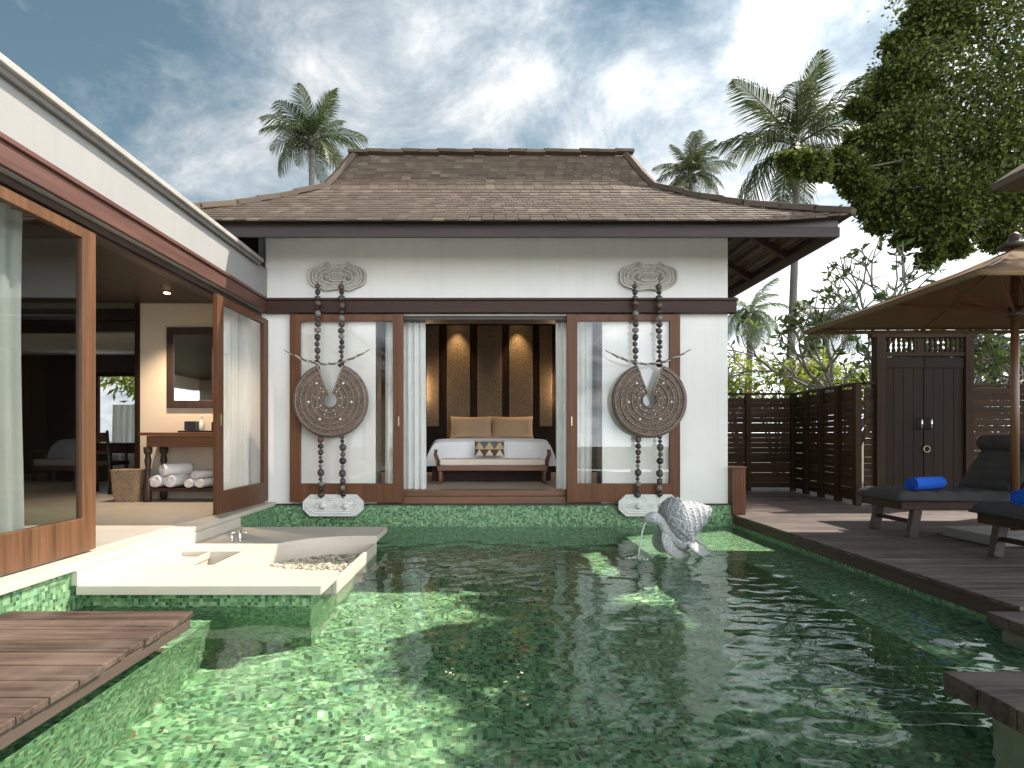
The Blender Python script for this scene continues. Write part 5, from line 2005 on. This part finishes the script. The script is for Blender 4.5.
MB().tube([(UX, UY, DK + 0.1), (UX, UY, 1.2), (UX, UY, AZ + 0.02)], [0.036, 0.034, 0.032], 14).build('pole', M['teak_z'], um, smooth=True)
MB().lathe([(0.14, 0.0), (0.13, 0.03), (0.06, 0.05), (0.055, 0.1), (0.04, 0.13), (0.012, 0.15)], (UX, UY, AZ + .005), 16).build('finial', M['brown_z'], um, smooth=True)
MB().lathe([(0.06, 0.0), (0.065, 0.02), (0.065, 0.08), (0.05, 0.1)], (UX, UY, 2.02), 14).build('hub', M['brown_z'], um, smooth=True)
for a, b in ((-1, -1), (1, -1), (1, 1), (-1, 1), (0, -1), (1, 0), (0, 1), (-1, 0)):
    rb = MB().beam(tuple(crn(a * .05, b * .05, AZ - .06)), tuple(crn(a * H * .97, b * H * .97, CZ - .015)), 0.022, 0.03).build('rib', M['teak_x'], um)
    MB().beam(tuple(crn(a * .05, b * .05, 2.07)), tuple(crn(a * H * .52, b * H * .52, CZ + (AZ - CZ) * .46 - .075)), 0.02, 0.026).build('strut', M['teak_x'], rb)
tag(MB().box(UX - .48, UX + .40, UY - .34, UY + .30, DK + .002, DK + 0.1).build('concrete_block', M['concrete'], centre=True, bevel=0.012), 'square pale concrete block holding the parasol pole', 'block')

# ------------------------------------------------------------------ sky and sun
wd = bpy.data.worlds.new('World')
sc.world = wd
wd.use_nodes = True
nt = wd.node_tree
bg = nt.nodes['Background']
out = nt.nodes['World Output']
sky = nt.nodes.new('ShaderNodeTexSky')
sky.sky_type = 'NISHITA'
sky.sun_disc = False
sky.sun_elevation = math.asin(SUN.z)
sky.sun_rotation = atan2(SUN.x, SUN.y)
sky.air_density = 1.0
sky.dust_density = 0.6
sky.ozone_density = 2.0
bg.inputs[1].default_value = 0.05
hs = nt.nodes.new('ShaderNodeHueSaturation')
hs.inputs['Saturation'].default_value = 0.85
hs.inputs['Value'].default_value = 0.76
hs.inputs['Hue'].default_value = 0.465
nt.links.new(sky.outputs[0], hs.inputs['Color'])
nt.links.new(hs.outputs[0], bg.inputs[0])
tc = nt.nodes.new('ShaderNodeTexCoord')
sp = nt.nodes.new('ShaderNodeSeparateXYZ')
nt.links.new(tc.outputs['Generated'], sp.inputs[0])
den = math_n(nt, 'ADD', math_n(nt, 'MAXIMUM', sp.outputs[2], 0.0), 0.42)
cb = nt.nodes.new('ShaderNodeCombineXYZ')
nt.links.new(math_n(nt, 'DIVIDE', sp.outputs[0], den), cb.inputs[0])
nt.links.new(math_n(nt, 'DIVIDE', sp.outputs[1], den), cb.inputs[1])
mp = nt.nodes.new('ShaderNodeMapping')
mp.inputs['Location'].default_value = (SKX, SKY_, 0.4)
mp.inputs['Rotation'].default_value = (0, 0, 0.5)
mp.inputs['Scale'].default_value = (1.5, 1.5, 1.5)
nt.links.new(cb.outputs[0], mp.inputs[0])
n1 = noise(nt, mp.outputs[0], 0.9, 9, 0.58, 0.25)
n2 = noise(nt, mp.outputs[0], 2.6, 10, 0.66, 0.5)
f = math_n(nt, 'ADD', math_n(nt, 'MULTIPLY', n1, 0.75), math_n(nt, 'MULTIPLY', n2, 0.25))
# cover thickens toward the horizon and toward the sun
hz = math_n(nt, 'MULTIPLY', math_n(nt, 'SUBTRACT', 0.42, sp.outputs[2]), 0.28)
sd = math_n(nt, 'MULTIPLY', sp.outputs[0], 0.14)
f = math_n(nt, 'ADD', math_n(nt, 'ADD', f, hz), sd)
mask = ramp(nt, f, [(0.425, (0, 0, 0)), (0.58, (1, 1, 1))])
shade = ramp(nt, n2, [(0.34, (0.34, 0.44, 0.52)), (0.5, (0.64, 0.69, 0.73)), (0.66, (0.98, 0.97, 0.96))])
bg2 = nt.nodes.new('ShaderNodeBackground')
nt.links.new(shade, bg2.inputs[0])
vd = nt.nodes.new('ShaderNodeVectorMath')
vd.operation = 'DOT_PRODUCT'
nt.links.new(tc.outputs['Generated'], vd.inputs[0])
vd.inputs[1].default_value = tuple(SUN)
glow = math_n(nt, 'POWER', math_n(nt, 'MAXIMUM', vd.outputs['Value'], 0.0), 6.0)
lit = math_n(nt, 'POWER', math_n(nt, 'MAXIMUM', math_n(nt, 'MULTIPLY_ADD', sp.outputs[1], -0.8, 0.2), 0.0), 1.0)  # clouds behind the camera, out of view, brightened as added fill for the facade
lowr = math_n(nt, 'MULTIPLY', math_n(nt, 'MAXIMUM', sp.outputs[0], 0.0), math_n(nt, 'MAXIMUM', math_n(nt, 'MULTIPLY_ADD', sp.outputs[2], -2.6, 1.0), 0.0))
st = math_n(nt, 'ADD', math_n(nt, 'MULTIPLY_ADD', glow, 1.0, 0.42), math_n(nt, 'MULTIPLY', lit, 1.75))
st = math_n(nt, 'ADD', st, math_n(nt, 'MULTIPLY', lowr, 2.2))
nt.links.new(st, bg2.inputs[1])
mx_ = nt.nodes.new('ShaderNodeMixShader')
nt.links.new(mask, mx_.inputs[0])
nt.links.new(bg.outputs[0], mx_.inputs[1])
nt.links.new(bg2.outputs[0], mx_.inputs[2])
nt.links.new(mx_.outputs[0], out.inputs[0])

S = bpy.data.lights.new('sun', 'SUN')
S.energy = 2.9
S.angle = radians(0.5)
S.color = (1.0, 0.93, 0.82)
S.cycles.is_caustics_light = True
so = bpy.data.objects.new('sun', S)
COL.objects.link(so)
so.rotation_euler = SUN.to_track_quat('Z', 'Y').to_euler()
so.location = (20, 10, 30)

# ------------------------------------------------------------------ camera and render settings
cam = bpy.data.cameras.new('camera')
co = bpy.data.objects.new('camera', cam)
COL.objects.link(co)
co.location = (0, CAMY, CAMZ)
co.rotation_euler = (pi / 2, 0, 0)
cam.sensor_width = 36
cam.lens = F / 1024 * 36
cam.shift_x = (512 - VX) / 1024
cam.shift_y = (VY - 384) / 1024
cam.clip_start = 0.05
cam.clip_end = 600
sc.camera = co
sc.view_settings.view_transform = 'Standard'
sc.view_settings.look = 'None'
sc.view_settings.exposure = 1.4
sc.view_settings.gamma = 1.0
cy = sc.cycles
cy.use_denoising = True
try:
    cy.denoiser = 'OPENIMAGEDENOISE'
except Exception:
    pass
cy.max_bounces = 10
cy.diffuse_bounces = 5
cy.glossy_bounces = 5
cy.transmission_bounces = 8
cy.transparent_max_bounces = 24
cy.caustics_reflective = False
cy.caustics_refractive = True
cy.sample_clamp_indirect = 5.0
